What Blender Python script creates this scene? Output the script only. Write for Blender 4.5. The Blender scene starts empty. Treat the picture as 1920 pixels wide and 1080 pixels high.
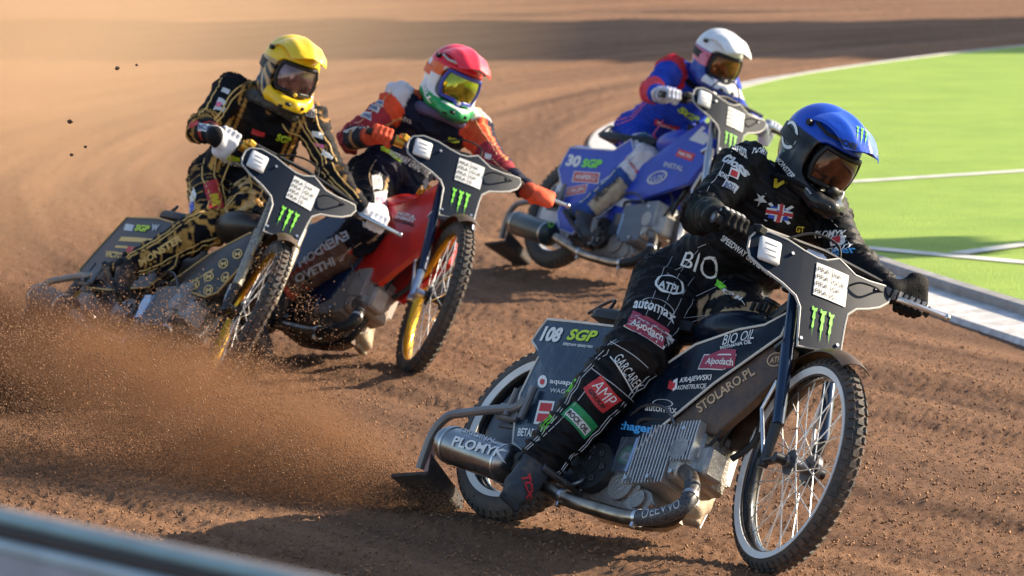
import bpy, bmesh, math, random
import numpy as np
from mathutils import Vector, Matrix
from mathutils.bvhtree import BVHTree
C = bpy.context.scene
COL = C.collection
rnd = random.Random(7)
# ------------------------------------------------------------------ camera, sky, sun, exposure
FPX, CAMH, HOR = 7500.0, 2.26, -275.0
PITCH = math.atan((540 - HOR) / FPX)
cd = bpy.data.cameras.new('camera'); cam = bpy.data.objects.new('camera', cd); COL.objects.link(cam)
cam.location = (0, 0, CAMH); cam.rotation_euler = (math.pi / 2 - PITCH, 0, 0)
cd.sensor_width = 36; cd.lens = FPX / 1920 * 36; cd.clip_start = 0.1; cd.clip_end = 2000
cd.dof.use_dof = True; cd.dof.focus_distance = 13.2; cd.dof.aperture_fstop = 6.3
C.camera = cam
SUN_AZ, SUN_EL = math.radians(68), math.radians(25)
w = bpy.data.worlds.new('World'); C.world = w; w.use_nodes = True
nt = w.node_tree; bg = nt.nodes['Background']
sky = nt.nodes.new('ShaderNodeTexSky'); sky.sky_type = 'NISHITA'; sky.sun_disc = False
sky.sun_elevation = SUN_EL; sky.sun_rotation = SUN_AZ
nt.links.new(sky.outputs[0], bg.inputs[0]); bg.inputs[1].default_value = 0.105
sl = bpy.data.lights.new('sun', 'SUN'); so = bpy.data.objects.new('sun', sl); COL.objects.link(so)
sl.energy = 5.0; sl.angle = math.radians(0.5); sl.color = (1.0, 0.84, 0.63)
SDIR = Vector((math.cos(SUN_EL) * math.sin(SUN_AZ), math.cos(SUN_EL) * math.cos(SUN_AZ), math.sin(SUN_EL)))
so.rotation_euler = SDIR.to_track_quat('Z', 'Y').to_euler(); so.location = (30, 10, 30)
C.view_settings.view_transform = 'Standard'; C.view_settings.look = 'None'
C.view_settings.exposure = 1.2; C.view_settings.gamma = 1; C.view_settings.use_curve_mapping = False
try:
    C.cycles.volume_step_rate = 2.0; C.cycles.volume_max_steps = 96; C.cycles.volume_bounces = 1
    C.cycles.max_bounces = 6; C.cycles.use_denoising = True
except Exception: pass

# ------------------------------------------------------------------ maths helpers
A = np.array
def Rx(a): c, s = math.cos(a), math.sin(a); return A([[1, 0, 0], [0, c, -s], [0, s, c.real]])
def Ry(a): c, s = math.cos(a), math.sin(a); return A([[c, 0, s], [0, 1, 0], [-s, 0, c]])
def Rz(a): c, s = math.cos(a), math.sin(a); return A([[c, -s, 0], [s, c, 0], [0, 0, 1.0]])
def axr(ax, a):
    ax = ax / np.linalg.norm(ax); K = A([[0, -ax[2], ax[1]], [ax[2], 0, -ax[0]], [-ax[1], ax[0], 0]])
    return np.eye(3) + math.sin(a) * K + (1 - math.cos(a)) * K @ K
def unit(v): v = A(v, float) if not isinstance(v, np.ndarray) else v; return v / (np.linalg.norm(v) + 1e-12)
def hx(s, m=1.0):
    s = s.lstrip('#'); o = []
    for i in (0, 2, 4):
        c = int(s[i:i + 2], 16) / 255; o.append((c / 12.92 if c <= .04045 else ((c + .055) / 1.055) ** 2.4) * m)
    return tuple(o)
CAMO = A([0, 0, CAMH])
def ray(px, py):
    c, s = math.cos(PITCH), math.sin(PITCH); x = (px - 960) / FPX; u = (540 - py) / FPX
    return unit(A([x, c + u * s, -s + u * c]))
def ground(px, py, z=0.0):
    d = ray(px, py); return CAMO + d * ((z - CAMH) / d[2])
def vnoise(P, seed=0):
    P = np.asarray(P, float); I = np.floor(P).astype(np.int64); F = P - I; F = F * F * (3 - 2 * F)
    def h(i, j, k):
        n = (i * 374761393 + j * 668265263 + k * 2147483647 + seed * 974634777) & 0xffffffff
        n = ((n ^ (n >> 13)) * 1274126177) & 0xffffffff
        return ((n ^ (n >> 16)) & 0xffff) / 65535.0
    r = 0
    for a in (0, 1):
        for b in (0, 1):
            for c in (0, 1):
                wgt = (F[..., 0] if a else 1 - F[..., 0]) * (F[..., 1] if b else 1 - F[..., 1]) * (F[..., 2] if c else 1 - F[..., 2])
                r = r + wgt * h(I[..., 0] + a, I[..., 1] + b, I[..., 2] + c)
    return r

# ------------------------------------------------------------------ materials
MATS = {}
def mat(name, col, rough=0.5, metal=0.0, dirt=0.0, bump=0.0, bscale=60, var=0.06, coat=0.0, attr=False, spec=0.5, trans=0.0, vscale=9):
    key = name
    if key in MATS: return MATS[key]
    m = bpy.data.materials.new(name); m.use_nodes = True; n = m.node_tree; b = n.nodes['Principled BSDF']; L = n.links.new
    MATS[key] = m
    tc = n.nodes.new('ShaderNodeTexCoord')
    nz = n.nodes.new('ShaderNodeTexNoise'); nz.inputs['Scale'].default_value = vscale; nz.inputs['Detail'].default_value = 6
    L(tc.outputs['Object'], nz.inputs['Vector'])
    if attr:
        src = n.nodes.new('ShaderNodeAttribute'); src.attribute_name = 'Col'; cs = src.outputs['Color']
    else:
        src = n.nodes.new('ShaderNodeRGB'); src.outputs[0].default_value = (*col, 1); cs = src.outputs[0]
    hsv = n.nodes.new('ShaderNodeHueSaturation'); mr = n.nodes.new('ShaderNodeMapRange')
    mr.inputs[1].default_value = .3; mr.inputs[2].default_value = .7
    mr.inputs[3].default_value = 1 - var * 2; mr.inputs[4].default_value = 1 + var * 2
    L(nz.outputs[0], mr.inputs[0]); L(mr.outputs[0], hsv.inputs['Value']); L(cs, hsv.inputs['Color'])
    out = hsv.outputs[0]
    if dirt > 0:
        n2 = n.nodes.new('ShaderNodeTexNoise'); n2.inputs['Scale'].default_value = 16; n2.inputs['Detail'].default_value = 10; n2.inputs['Roughness'].default_value = .78
        L(tc.outputs['Object'], n2.inputs['Vector'])
        r2 = n.nodes.new('ShaderNodeMapRange'); r2.inputs[1].default_value = .62 - dirt * .45; r2.inputs[2].default_value = .78 - dirt * .25; r2.inputs[4].default_value = min(.95, .35 + dirt * .6)
        L(n2.outputs[0], r2.inputs[0]); mx = n.nodes.new('ShaderNodeMixRGB'); mx.inputs[2].default_value = (.20, .115, .065, 1)
        L(r2.outputs[0], mx.inputs[0]); L(out, mx.inputs[1]); out = mx.outputs[0]
        mr3 = n.nodes.new('ShaderNodeMapRange'); mr3.inputs[3].default_value = rough; mr3.inputs[4].default_value = .9
        L(r2.outputs[0], mr3.inputs[0]); L(mr3.outputs[0], b.inputs['Roughness'])
        if metal > 0:
            mr4 = n.nodes.new('ShaderNodeMapRange'); mr4.inputs[3].default_value = metal; mr4.inputs[4].default_value = 0
            L(r2.outputs[0], mr4.inputs[0]); L(mr4.outputs[0], b.inputs['Metallic'])
    else:
        b.inputs['Roughness'].default_value = rough; b.inputs['Metallic'].default_value = metal
    L(out, b.inputs['Base Color'])
    b.inputs['Specular IOR Level'].default_value = spec
    b.inputs['Coat Weight'].default_value = coat; b.inputs['Coat Roughness'].default_value = .08
    if trans: b.inputs['Transmission Weight'].default_value = trans
    if bump > 0:
        n3 = n.nodes.new('ShaderNodeTexNoise'); n3.inputs['Scale'].default_value = bscale; n3.inputs['Detail'].default_value = 5
        L(tc.outputs['Object'], n3.inputs['Vector'])
        bp = n.nodes.new('ShaderNodeBump'); bp.inputs['Strength'].default_value = bump; bp.inputs['Distance'].default_value = .006 if bscale > 20 else .02
        L(n3.outputs[0], bp.inputs['Height']); L(bp.outputs[0], b.inputs['Normal'])
    return m

# ------------------------------------------------------------------ mesh helpers
WM = {}      # object name -> world matrix (np 4x4)
class MB:
    def __init__(s): s.v = []; s.f = []
    def add(s, V, F):
        o = len(s.v); s.v.extend([tuple(map(float, p)) for p in V]); s.f.extend([tuple(i + o for i in f) for f in F]); return s
    def box(s, c, h, R=None):
        V = A([[x, y, z] for x in (-1, 1) for y in (-1, 1) for z in (-1, 1)], float) * A(h)
        if R is not None: V = V @ A(R).T
        return s.add(V + A(c), [(0, 1, 3, 2), (4, 6, 7, 5), (0, 4, 5, 1), (2, 3, 7, 6), (0, 2, 6, 4), (1, 5, 7, 3)])
    def rbox(s, c, h, b=.004, R=None):      # bevelled box
        hh = A(h, float); b = min(b, min(hh) * .6); V = []; idx = {}
        for sx in (-1, 1):
            for sy in (-1, 1):
                for sz in (-1, 1):
                    for ax in range(3):
                        q = hh - b; q = q.copy(); q[ax] = hh[ax]; idx[(sx, sy, sz, ax)] = len(V); V.append(q * A([sx, sy, sz]))
        V = A(V)
        if R is not None: V = V @ A(R).T
        V = V + A(c); F = []
        g = lambda a, b_, c_, ax: idx[(a, b_, c_, ax)]
        for sg in (-1, 1):
            F.append([g(sg, y, z, 0) for y, z in ((-1, -1), (1, -1), (1, 1), (-1, 1))][::sg])
            F.append([g(x, sg, z, 1) for x, z in ((-1, -1), (-1, 1), (1, 1), (1, -1))][::sg])
            F.append([g(x, y, sg, 2) for x, y in ((-1, -1), (1, -1), (1, 1), (-1, 1))][::sg])
        for a in (-1, 1):
            for b_ in (-1, 1):
                F.append([g(a, b_, -1, 0), g(a, b_, 1, 0), g(a, b_, 1, 1), g(a, b_, -1, 1)])
                F.append([g(a, -1, b_, 0), g(a, 1, b_, 0), g(a, 1, b_, 2), g(a, -1, b_, 2)])
                F.append([g(-1, a, b_, 1), g(1, a, b_, 1), g(1, a, b_, 2), g(-1, a, b_, 2)])
                for c_ in (-1, 1): F.append([g(a, b_, c_, 0), g(a, b_, c_, 1), g(a, b_, c_, 2)])
        return s.add(V, F)
    def tube(s, P, r, n=10, caps=True, closed=False, flat=None, up=None):
        P = [A(p, float) for p in P]; m = len(P); rr = r if hasattr(r, '__len__') else [r] * m
        T = []
        for i in range(m):
            a = P[(i - 1) % m] if (i > 0 or closed) else P[i]; b = P[(i + 1) % m] if (i < m - 1 or closed) else P[i]
            T.append(unit(b - a))
        nrm = A([0, 0, 1.0]) if up is None else A(up, float)
        if abs(T[0] @ nrm) > .95 * np.linalg.norm(nrm): nrm = A([1.0, 0, 0])
        nrm = unit(nrm - T[0] * (nrm @ T[0])); V = []
        for i in range(m):
            nrm = unit(nrm - T[i] * (nrm @ T[i])); bn = np.cross(T[i], nrm)
            for k in range(n):
                a = 2 * math.pi * k / n; ff = 1 if flat is None else flat
                V.append(P[i] + rr[i] * (math.cos(a) * nrm * ff + math.sin(a) * bn))
        F = []
        for i in range(m if closed else m - 1):
            j = (i + 1) % m
            for k in range(n):
                k2 = (k + 1) % n; F.append((i * n + k, i * n + k2, j * n + k2, j * n + k))
        if caps and not closed: F.append(tuple(range(n))[::-1]); F.append(tuple((m - 1) * n + k for k in range(n)))
        return s.add(V, F)
    def cyl(s, p0, p1, r0, r1=None, n=20, flat=None, up=None):
        return s.tube([p0, p1], [r0, r0 if r1 is None else r1], n, flat=flat, up=up)
    def lathe(s, c, prof, n=64, closed=True):   # about the y axis; prof = [(radius, y)]
        V = []; m = len(prof)
        for i in range(n):
            a = 2 * math.pi * i / n
            for r, y in prof: V.append((c[0] + r * math.cos(a), c[1] + y, c[2] + r * math.sin(a)))
        F = []
        for i in range(n):
            j = (i + 1) % n
            for k in range(m if closed else m - 1):
                k2 = (k + 1) % m; F.append((i * m + k, i * m + k2, j * m + k2, j * m + k))
        return s.add(V, F)
    def ell(s, c, r, nu=20, nv=12, R=None):
        V = []; F = []
        for j in range(nv + 1):
            t = math.pi * j / nv
            for i in range(nu):
                a = 2 * math.pi * i / nu; V.append((math.sin(t) * math.cos(a) * r[0], math.sin(t) * math.sin(a) * r[1], math.cos(t) * r[2]))
        V = A(V)
        if R is not None: V = V @ A(R).T
        for j in range(nv):
            for i in range(nu):
                k = (i + 1) % nu; F.append((j * nu + i, (j + 1) * nu + i, (j + 1) * nu + k, j * nu + k))
        return s.add(V + A(c), F)
    def plate(s, P, N, th, dome=0.0, bev=.004):   # polygon P (3d, planar-ish), thickness along N, domed inset
        P = [A(p, float) for p in P]; N = unit(A(N, float)); cen = sum(P) / len(P); n = len(P)
        rings = [[p - N * th / 2 for p in P], [p + N * (th / 2 - bev) for p in P],
                 [p + (cen - p) / np.linalg.norm(cen - p) * bev + N * (th / 2) for p in P]]
        for q in (.25, .5, .75): rings.append([p + (cen - p) * q + N * (th / 2 + dome * math.sin(q * math.pi / 2)) for p in P])
        V = [p for r in rings for p in r] + [cen + N * (th / 2 + dome)]; F = []
        for k in range(len(rings) - 1):
            for i in range(n):
                j = (i + 1) % n; F.append((k * n + i, k * n + j, (k + 1) * n + j, (k + 1) * n + i))
        k = len(rings) - 1
        for i in range(n): F.append((k * n + i, k * n + (i + 1) % n, len(V) - 1))
        F.append(tuple(range(n))[::-1])
        return s.add(V, F)
    def xf(s, f): s.v = [tuple(map(float, p)) for p in f(A(s.v))]; return s
    def build(s, name, m, parent=None, smooth=True, auto=35, recalc=True):
        me = bpy.data.meshes.new(name); me.from_pydata(s.v, [], s.f)
        if recalc:
            bm = bmesh.new(); bm.from_mesh(me); bmesh.ops.recalc_face_normals(bm, faces=bm.faces); bm.to_mesh(me); bm.free()
        return link(me, name, m, parent, smooth, auto)
def link(me, name, m, parent=None, smooth=True, auto=35):
    o = bpy.data.objects.new(name, me); COL.objects.link(o)
    if m is not None: me.materials.append(m)
    if smooth:
        me.polygons.foreach_set('use_smooth', [True] * len(me.polygons))
        if auto is not None:
            try: me.set_sharp_from_angle(angle=math.radians(auto))
            except Exception: pass
    if parent is not None: o.parent = parent; WM[o.name] = WM[parent.name]
    else: WM[o.name] = np.eye(4)
    return o
def empty(name, T, R=None, label=None, cat=None, group=None):
    o = bpy.data.objects.new(name, None); COL.objects.link(o); o.empty_display_size = .2
    M = np.eye(4); M[:3, 3] = T
    if R is not None: M[:3, :3] = R
    o.matrix_world = Matrix(M.tolist()); WM[o.name] = M
    tag(o, label, cat, group); return o
def tag(o, label=None, cat=None, group=None, kind=None):
    if label: o['label'] = label
    if cat: o['category'] = cat
    if group: o['group'] = group
    if kind: o['kind'] = kind
    return o
def to_world(o, V): M = WM[o.name]; return V @ M[:3, :3].T + M[:3, 3]
def to_local(o, V): M = WM[o.name]; return (V - M[:3, 3]) @ M[:3, :3]
def big_mesh(name, V, F, m, parent=None, smooth=True, cols=None, auto=None):
    me = bpy.data.meshes.new(name); nv, nf, k = len(V), len(F), F.shape[1]
    me.vertices.add(nv); me.vertices.foreach_set('co', np.ascontiguousarray(V, np.float32).ravel())
    me.loops.add(nf * k); me.loops.foreach_set('vertex_index', np.ascontiguousarray(F, np.int32).ravel())
    me.polygons.add(nf); me.polygons.foreach_set('loop_start', np.arange(0, nf * k, k, dtype=np.int32))
    me.update(calc_edges=True)
    if cols is not None:
        at = me.color_attributes.new('Col', 'FLOAT_COLOR', 'POINT')
        at.data.foreach_set('color', np.concatenate([cols, np.ones((nv, 1))], 1).astype(np.float32).ravel())
    o = link(me, name, m, parent, smooth, auto); return o

# ------------------------------------------------------------------ signed distance bodies
def rcone(P, a, b, r1, r2):
    ba = b - a; l2 = ba @ ba; rr = r1 - r2; a2 = l2 - rr * rr; il2 = 1 / l2
    pa = P - a; y = pa @ ba; z = y - l2; d = pa * l2 - y[..., None] * ba; x2 = (d * d).sum(-1)
    y2 = y * y * l2; z2 = z * z * l2; k = np.sign(rr) * rr * rr * x2
    o = (np.sqrt(np.maximum(x2 * a2 * il2, 0)) + y * rr) * il2 - r1
    c1 = np.sign(z) * a2 * z2 > k; c2 = np.sign(y) * a2 * y2 < k
    o = np.where(c2, np.sqrt((x2 + y2)) * il2 - r1, o); o = np.where(c1, np.sqrt((x2 + z2)) * il2 - r2, o); return o
def sdf_mesh(prims, cell):
    """prims: ('cone',a,b,r1,r2,k) | ('ell',c,r(3),R,k) | ('box',c,h(3),R,rad,k) ; k<0 = subtract with |k|"""
    bb = []
    for p in prims:
        if p[0] == 'cone': lo = np.minimum(p[1] - p[3], p[2] - p[4]); hi = np.maximum(p[1] + p[3], p[2] + p[4])
        else: m = max(p[2]) * (1.0 if p[0] == 'ell' else 1.75); lo = p[1] - m; hi = p[1] + m
        bb.append((lo, hi))
    pos = [b for b, p in zip(bb, prims) if p[-1] >= 0]
    lo = np.min([b[0] for b in pos], 0) - cell * 3; hi = np.max([b[1] for b in pos], 0) + cell * 3
    n = np.ceil((hi - lo) / cell).astype(int) + 1; Fd = np.full(n, 10.0)
    ax = [lo[i] + np.arange(n[i]) * cell for i in range(3)]
    for p, (l, h) in zip(prims, bb):
        k = abs(p[-1]); mg = k * 1.2 + 2.5 * cell
        i0 = np.clip(np.floor((l - mg - lo) / cell).astype(int), 0, n); i1 = np.clip(np.ceil((h + mg - lo) / cell).astype(int) + 1, 0, n)
        if (i1 <= i0).any(): continue
        X = np.stack(np.meshgrid(ax[0][i0[0]:i1[0]], ax[1][i0[1]:i1[1]], ax[2][i0[2]:i1[2]], indexing='ij'), -1)
        if p[0] == 'cone': d = rcone(X, p[1], p[2], p[3], p[4])
        elif p[0] == 'ell':
            q = (X - p[1]) @ p[3]; r = A(p[2]); k0 = np.linalg.norm(q / r, axis=-1); k1 = np.linalg.norm(q / (r * r), axis=-1); d = k0 * (k0 - 1) / (k1 + 1e-9)
        else:
            q = np.abs((X - p[1]) @ p[3]) - (A(p[2]) - p[4]); d = np.linalg.norm(np.maximum(q, 0), axis=-1) + np.minimum(q.max(-1), 0) - p[4]
        S = Fd[i0[0]:i1[0], i0[1]:i1[1], i0[2]:i1[2]]
        if p[-1] >= 0:
            hh = np.clip(.5 + .5 * (S - d) / k, 0, 1) if k > 0 else (S > d) * 1.0; r_ = S * (1 - hh) + d * hh - k * hh * (1 - hh)
        else:
            d = -d; hh = np.clip(.5 - .5 * (S - d) / k, 0, 1); r_ = S * (1 - hh) + d * hh + k * hh * (1 - hh)
        Fd[i0[0]:i1[0], i0[1]:i1[1], i0[2]:i1[2]] = r_
    ins = Fd < 0
    c = np.zeros(n - 1, int)
    for a in (0, 1):
        for b in (0, 1):
            for e in (0, 1): c += ins[a:n[0] - 1 + a, b:n[1] - 1 + b, e:n[2] - 1 + e]
    act = np.argwhere((c > 0) & (c < 8)); idx = -np.ones(n - 1, int); idx[tuple(act.T)] = np.arange(len(act))
    acc = np.zeros((len(act), 3)); cnt = np.zeros(len(act)); cr = [A(x) for x in np.ndindex(2, 2, 2)]
    for i in range(8):
        for j in range(i + 1, 8):
            if np.abs(cr[i] - cr[j]).sum() != 1: continue
            fa = Fd[tuple((act + cr[i]).T)]; fb = Fd[tuple((act + cr[j]).T)]; m = (fa < 0) != (fb < 0)
            t = fa[m] / (fa[m] - fb[m]); acc[m] += cr[i] + (cr[j] - cr[i]) * t[:, None]; cnt[m] += 1
    V = (act + acc / cnt[:, None]) * cell + lo; Q = []
    for a in range(3):
        sl0 = [slice(None)] * 3; sl1 = [slice(None)] * 3; sl0[a] = slice(0, -1); sl1[a] = slice(1, None)
        E = ins[tuple(sl0)] != ins[tuple(sl1)]; e = np.argwhere(E); fl = ins[tuple(sl0)][tuple(e.T)]
        b_, c_ = (a + 1) % 3, (a + 2) % 3; ok = (e[:, b_] > 0) & (e[:, c_] > 0) & (e[:, b_] < n[b_] - 1) & (e[:, c_] < n[c_] - 1)
        e = e[ok]; fl = fl[ok]; ub = np.eye(3, dtype=int)[b_]; uc = np.eye(3, dtype=int)[c_]
        q = np.stack([idx[tuple((e - o).T)] for o in (ub + uc, uc, 0 * ub, ub)], 1); q[~fl] = q[~fl][:, ::-1]; Q.append(q)
    Q = np.concatenate(Q); Q = Q[(Q >= 0).all(1)]
    # one light smoothing pass
    for _ in range(1):
        s_ = np.zeros_like(V); k_ = np.zeros(len(V))
        for i in range(4):
            j = (i + 1) % 4; np.add.at(s_, Q[:, i], V[Q[:, j]]); np.add.at(k_, Q[:, i], 1); np.add.at(s_, Q[:, j], V[Q[:, i]]); np.add.at(k_, Q[:, j], 1)
        V = V * .5 + s_ / k_[:, None] * .5
    return V, Q
def vnormals(V, Q):
    fn = np.cross(V[Q[:, 2]] - V[Q[:, 0]], V[Q[:, 3]] - V[Q[:, 1]]); N = np.zeros_like(V)
    for i in range(4): np.add.at(N, Q[:, i], fn)
    return N / (np.linalg.norm(N, axis=1, keepdims=True) + 1e-12)

# ------------------------------------------------------------------ lettering laid on surfaces
TXT = {}
def text2d(s, bold=0.0, shear=0.0, cuts=0):
    key = (s, bold, shear, cuts)
    if key in TXT: return TXT[key]
    cu = bpy.data.curves.new('t', 'FONT'); cu.body = s; cu.resolution_u = 3; cu.offset = bold; cu.shear = shear; cu.space_line = .85
    ob = bpy.data.objects.new('t', cu); COL.objects.link(ob); dg = bpy.context.evaluated_depsgraph_get()
    me = bpy.data.meshes.new_from_object(ob.evaluated_get(dg)); bm = bmesh.new(); bm.from_mesh(me)
    bmesh.ops.triangulate(bm, faces=bm.faces)
    V = A([v.co[:2] for v in bm.verts]); lo, hi = V.min(0), V.max(0)
    for v in bm.verts: v.co.x = (v.co.x - lo[0]) / (hi[0] - lo[0]); v.co.y = (v.co.y - lo[1]) / (hi[1] - lo[1]); v.co.z = 0
    for i in range(1, cuts):
        g = bm.verts[:] + bm.edges[:] + bm.faces[:]; bmesh.ops.bisect_plane(bm, geom=g, plane_co=(i / cuts, 0, 0), plane_no=(1, 0, 0))
    for i in range(1, 3 if cuts > 8 else 1):
        g = bm.verts[:] + bm.edges[:] + bm.faces[:]; bmesh.ops.bisect_plane(bm, geom=g, plane_co=(0, i / 3, 0), plane_no=(0, 1, 0))
    bm.verts.index_update(); V = A([v.co[:2] for v in bm.verts]); F = [tuple(v.index for v in f.verts) for f in bm.faces]
    bm.free(); bpy.data.objects.remove(ob); bpy.data.curves.remove(cu); bpy.data.meshes.remove(me)
    TXT[key] = (V, F); return TXT[key]
def poly2d(P, n=1):      # polygon in unit square; n>1 -> subdivide a quad grid clipped by nothing
    if P == 'rect':
        V = A([(i / n, j / n) for j in range(n + 1) for i in range(n + 1)]); w_ = n + 1
        return V, [(j * w_ + i, j * w_ + i + 1, (j + 1) * w_ + i + 1, (j + 1) * w_ + i) for j in range(n) for i in range(n)]
    return A(P, float), [tuple(range(len(P)))]
def ring2d(rx=.5, ry=.5, w_=.06, n=28):
    V = []; F = []
    for i in range(n):
        a = 2 * math.pi * i / n
        for k in (0, 1): V.append((.5 + (rx - w_ * k) * math.cos(a), .5 + (ry - w_ * k) * math.sin(a)))
    for i in range(n): j = (i + 1) % n; F.append((2 * i, 2 * j, 2 * j + 1, 2 * i + 1))
    return A(V), F
def disc2d(n=20): return A([(.5 + .5 * math.cos(2 * math.pi * i / n), .5 + .5 * math.sin(2 * math.pi * i / n)) for i in range(n)]), [tuple(range(n))]
def claw2d():
    V = []; F = []
    for k, (x0, x1, dy) in enumerate(((.0, .22, .0), (.36, .62, .06), (.74, .98, .0))):
        mid = x0 + .12; P = [(x0, 1 - dy * .2), (x0 + .10, .93), (x1, .97), (x1 - .02, .86), (x1 - .08, .84), (x1 - .05, .62), (x1 - .09, .58), (x1 - .07, .36), (x1 - .12, .30), (mid, .0 - dy), (mid - .03, .30), (mid - .07, .34), (mid - .03, .58), (mid - .08, .63), (mid - .04, .85), (x0, .86)]
        o = len(V); V += P; F.append(tuple(range(o, o + len(P))))
    return A(V), F
BV = {}
def bvh(o):
    if o.name not in BV:
        me = o.data; V = A([v.co[:] for v in me.vertices]); V = to_world(o, V)
        BV[o.name] = BVHTree.FromPolygons([Vector(v) for v in V], [tuple(p.vertices) for p in me.polygons])
    return BV[o.name]
def hit(o, px, py):
    d = ray(px, py); r = bvh(o).ray_cast(Vector(CAMO), Vector(d)); return None if r[0] is None else (A(r[0]), A(r[1]))
def decal(o, shape, bl, br, tl, m, name='lettering', lift=.0022, parent=None):
    """lay a flat shape on the surface of o; bl, br, tl: corner directions seen in the photograph"""
    V2, F = shape; hs = [hit(o, *p) for p in (bl, br, tl)]
    c = ((br[0] + tl[0]) / 2, (br[1] + tl[1]) / 2); hc = hit(o, *c) or next((h for h in hs if h), None)
    if hc is None: print('decal missed', o.name, bl); return None
    base = hc[0]; n = hc[1]; d0 = unit(base - CAMO)
    if n @ d0 > 0: n = -n
    ns = [h[1] if h[1] @ d0 < 0 else -h[1] for h in hs + [hc] if h]; n = unit(sum(ns))
    if n @ d0 > -.25: n = unit(n - d0 * .5)
    P = []
    for p, h in zip((bl, br, tl), hs):
        if h is not None and abs((h[0] - base) @ d0) < .12: P.append(h[0])
        else: d = ray(*p); P.append(CAMO + d * (((base - CAMO) @ n) / (d @ n)))
    X = P[0] + V2[:, :1] * (P[1] - P[0]) + V2[:, 1:] * (P[2] - P[0]); B = bvh(o); out = []
    for x in X:
        r = B.ray_cast(Vector(x + n * .09), Vector(-n), .22)
        if r[0] is not None: q = A(r[0]); nn = A(r[1]); nn = nn if nn @ n > 0 else -nn; out.append(q + n * lift)
        else:
            r = B.find_nearest(Vector(x)); out.append(A(r[0]) + n * lift)
    me = bpy.data.meshes.new(name); me.from_pydata([tuple(p) for p in to_local(o, A(out))], [], [tuple(f) for f in F])
    return link(me, name, m, parent or o, False)
def put2d(o, shape, O3, U, W, m, name='lettering'):    # flat lettering given in the parent's own coordinates
    V2, F = shape; X = A(O3) + V2[:, :1] * A(U) + V2[:, 1:] * A(W)
    me = bpy.data.meshes.new(name); me.from_pydata([tuple(p) for p in X], [], [tuple(f) for f in F]); return link(me, name, m, o, False)

# flat print colours
def ink(nm, c, rough=.5): return mat('print_' + nm, c, rough, var=.05, dirt=0)
WHT = ink('white', (.75, .75, .73)); BLK = ink('black', (.012, .012, .014)); GRN = ink('green', (.22, .78, .05)); REDI = ink('red', (.55, .03, .035))
WINE = ink('wine', (.33, .03, .07)); CYAN = ink('cyan', (.06, .36, .75)); LIME = ink('lime', (.50, .70, .03)); SILV = ink('silver', (.55, .56, .58)); GOLDI = ink('gold', (.72, .45, .14))
DGRN = ink('dark_green', (.01, .25, .08)); NAVYI = ink('navy', (.015, .04, .16)); YELI = ink('yellow', (.75, .52, .03)); TANI = ink('tan', (.55, .36, .2)); ORI = ink('orange', (.8, .16, .03)); BROWNI = ink('brown', (.30, .14, .09)); PINKI = ink('pink', (.75, .15, .3)); BLUEI = ink('blue', (.02, .07, .5))
# ================================================================== setting
def track_material():
    m = bpy.data.materials.new('track_dirt'); m.use_nodes = True; n = m.node_tree; b = n.nodes['Principled BSDF']; L = n.links.new; N = n.nodes.new
    at = N('ShaderNodeAttribute'); at.attribute_name = 'polar'      # metres across / along the bend
    tc = N('ShaderNodeTexCoord')
    def noise(vec, sc, det=6, ro=.6):
        z = N('ShaderNodeTexNoise'); z.inputs['Scale'].default_value = sc; z.inputs['Detail'].default_value = det; z.inputs['Roughness'].default_value = ro; L(vec, z.inputs['Vector']); return z.outputs[0]
    mp = N('ShaderNodeMapping'); mp.inputs['Scale'].default_value = (2.2, .09, 1); L(at.outputs['Vector'], mp.inputs[0])
    streak = noise(mp.outputs[0], 2.2, 5, .55); fine = noise(tc.outputs['Object'], 55, 8, .78); big = noise(mp.outputs[0], .45, 3)
    cr = N('ShaderNodeValToRGB'); e = cr.color_ramp.elements
    e[0].position = .30; e[0].color = (.050, .026, .016, 1); e[1].position = .68; e[1].color = (.37, .20, .105, 1)
    x = e.new(.48); x.color = (.19, .097, .052, 1)
    def mix(a, b_, f):
        q = N('ShaderNodeMix'); q.data_type = 'FLOAT'; q.inputs[0].default_value = f; L(a, q.inputs[2]); L(b_, q.inputs[3]); return q.outputs[0]
    v = mix(mix(streak, fine, .46), big, .22); L(v, cr.inputs[0]); L(cr.outputs[0], b.inputs['Base Color'])
    b.inputs['Roughness'].default_value = .92; b.inputs['Specular IOR Level'].default_value = .25
    bp = N('ShaderNodeBump'); bp.inputs['Strength'].default_value = 1.0; bp.inputs['Distance'].default_value = .022
    f2 = noise(tc.outputs['Object'], 75, 6, .8); L(mix(fine, f2, .5), bp.inputs['Height']); L(bp.outputs[0], b.inputs['Normal']); return m
CTR = A([26.0, 30.0])
def polar(V):
    d = V[:, :2] - CTR; r = np.hypot(d[:, 0], d[:, 1]); th = np.arctan2(d[:, 1], -d[:, 0]); return np.stack([r, th * 26, 0 * r], 1)
def relief(V):
    p = polar(V); r, t = p[:, 0], p[:, 1]; z = np.zeros(len(V))
    def n(a, b, s): return vnoise(np.stack([a, b, 0 * a], 1), s) - .5
    z += .070 * n(r * 1.1, t * .12, 1) + .052 * n(r * 3.4, t * .16, 2) + .016 * n(r * 9, t * .5, 3)
    x, y = V[:, 0], V[:, 1]; amp = .55 + 1.1 * np.clip(n(r * 1.6, t * .3, 9) + .5, 0, 1)
    c1 = n(x * 24, y * 24, 4); c2 = n(x * 44, y * 44, 5); c3 = n(x * 75, y * 75, 6)
    z += amp * (.005 * np.abs(c1) * 2 + .010 * np.abs(c2) * 2 + .009 * c3) - .010
    return z
ys = [9.0]
while ys[-1] < 75: ys.append(ys[-1] * 1.00205)
ys = A(ys); us = np.linspace(-.21, .21, 500)
Yg, Ug = np.meshgrid(ys, us, indexing='ij'); Vg = np.stack([Ug * Yg, Yg, 0 * Yg], -1).reshape(-1, 3)
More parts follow.
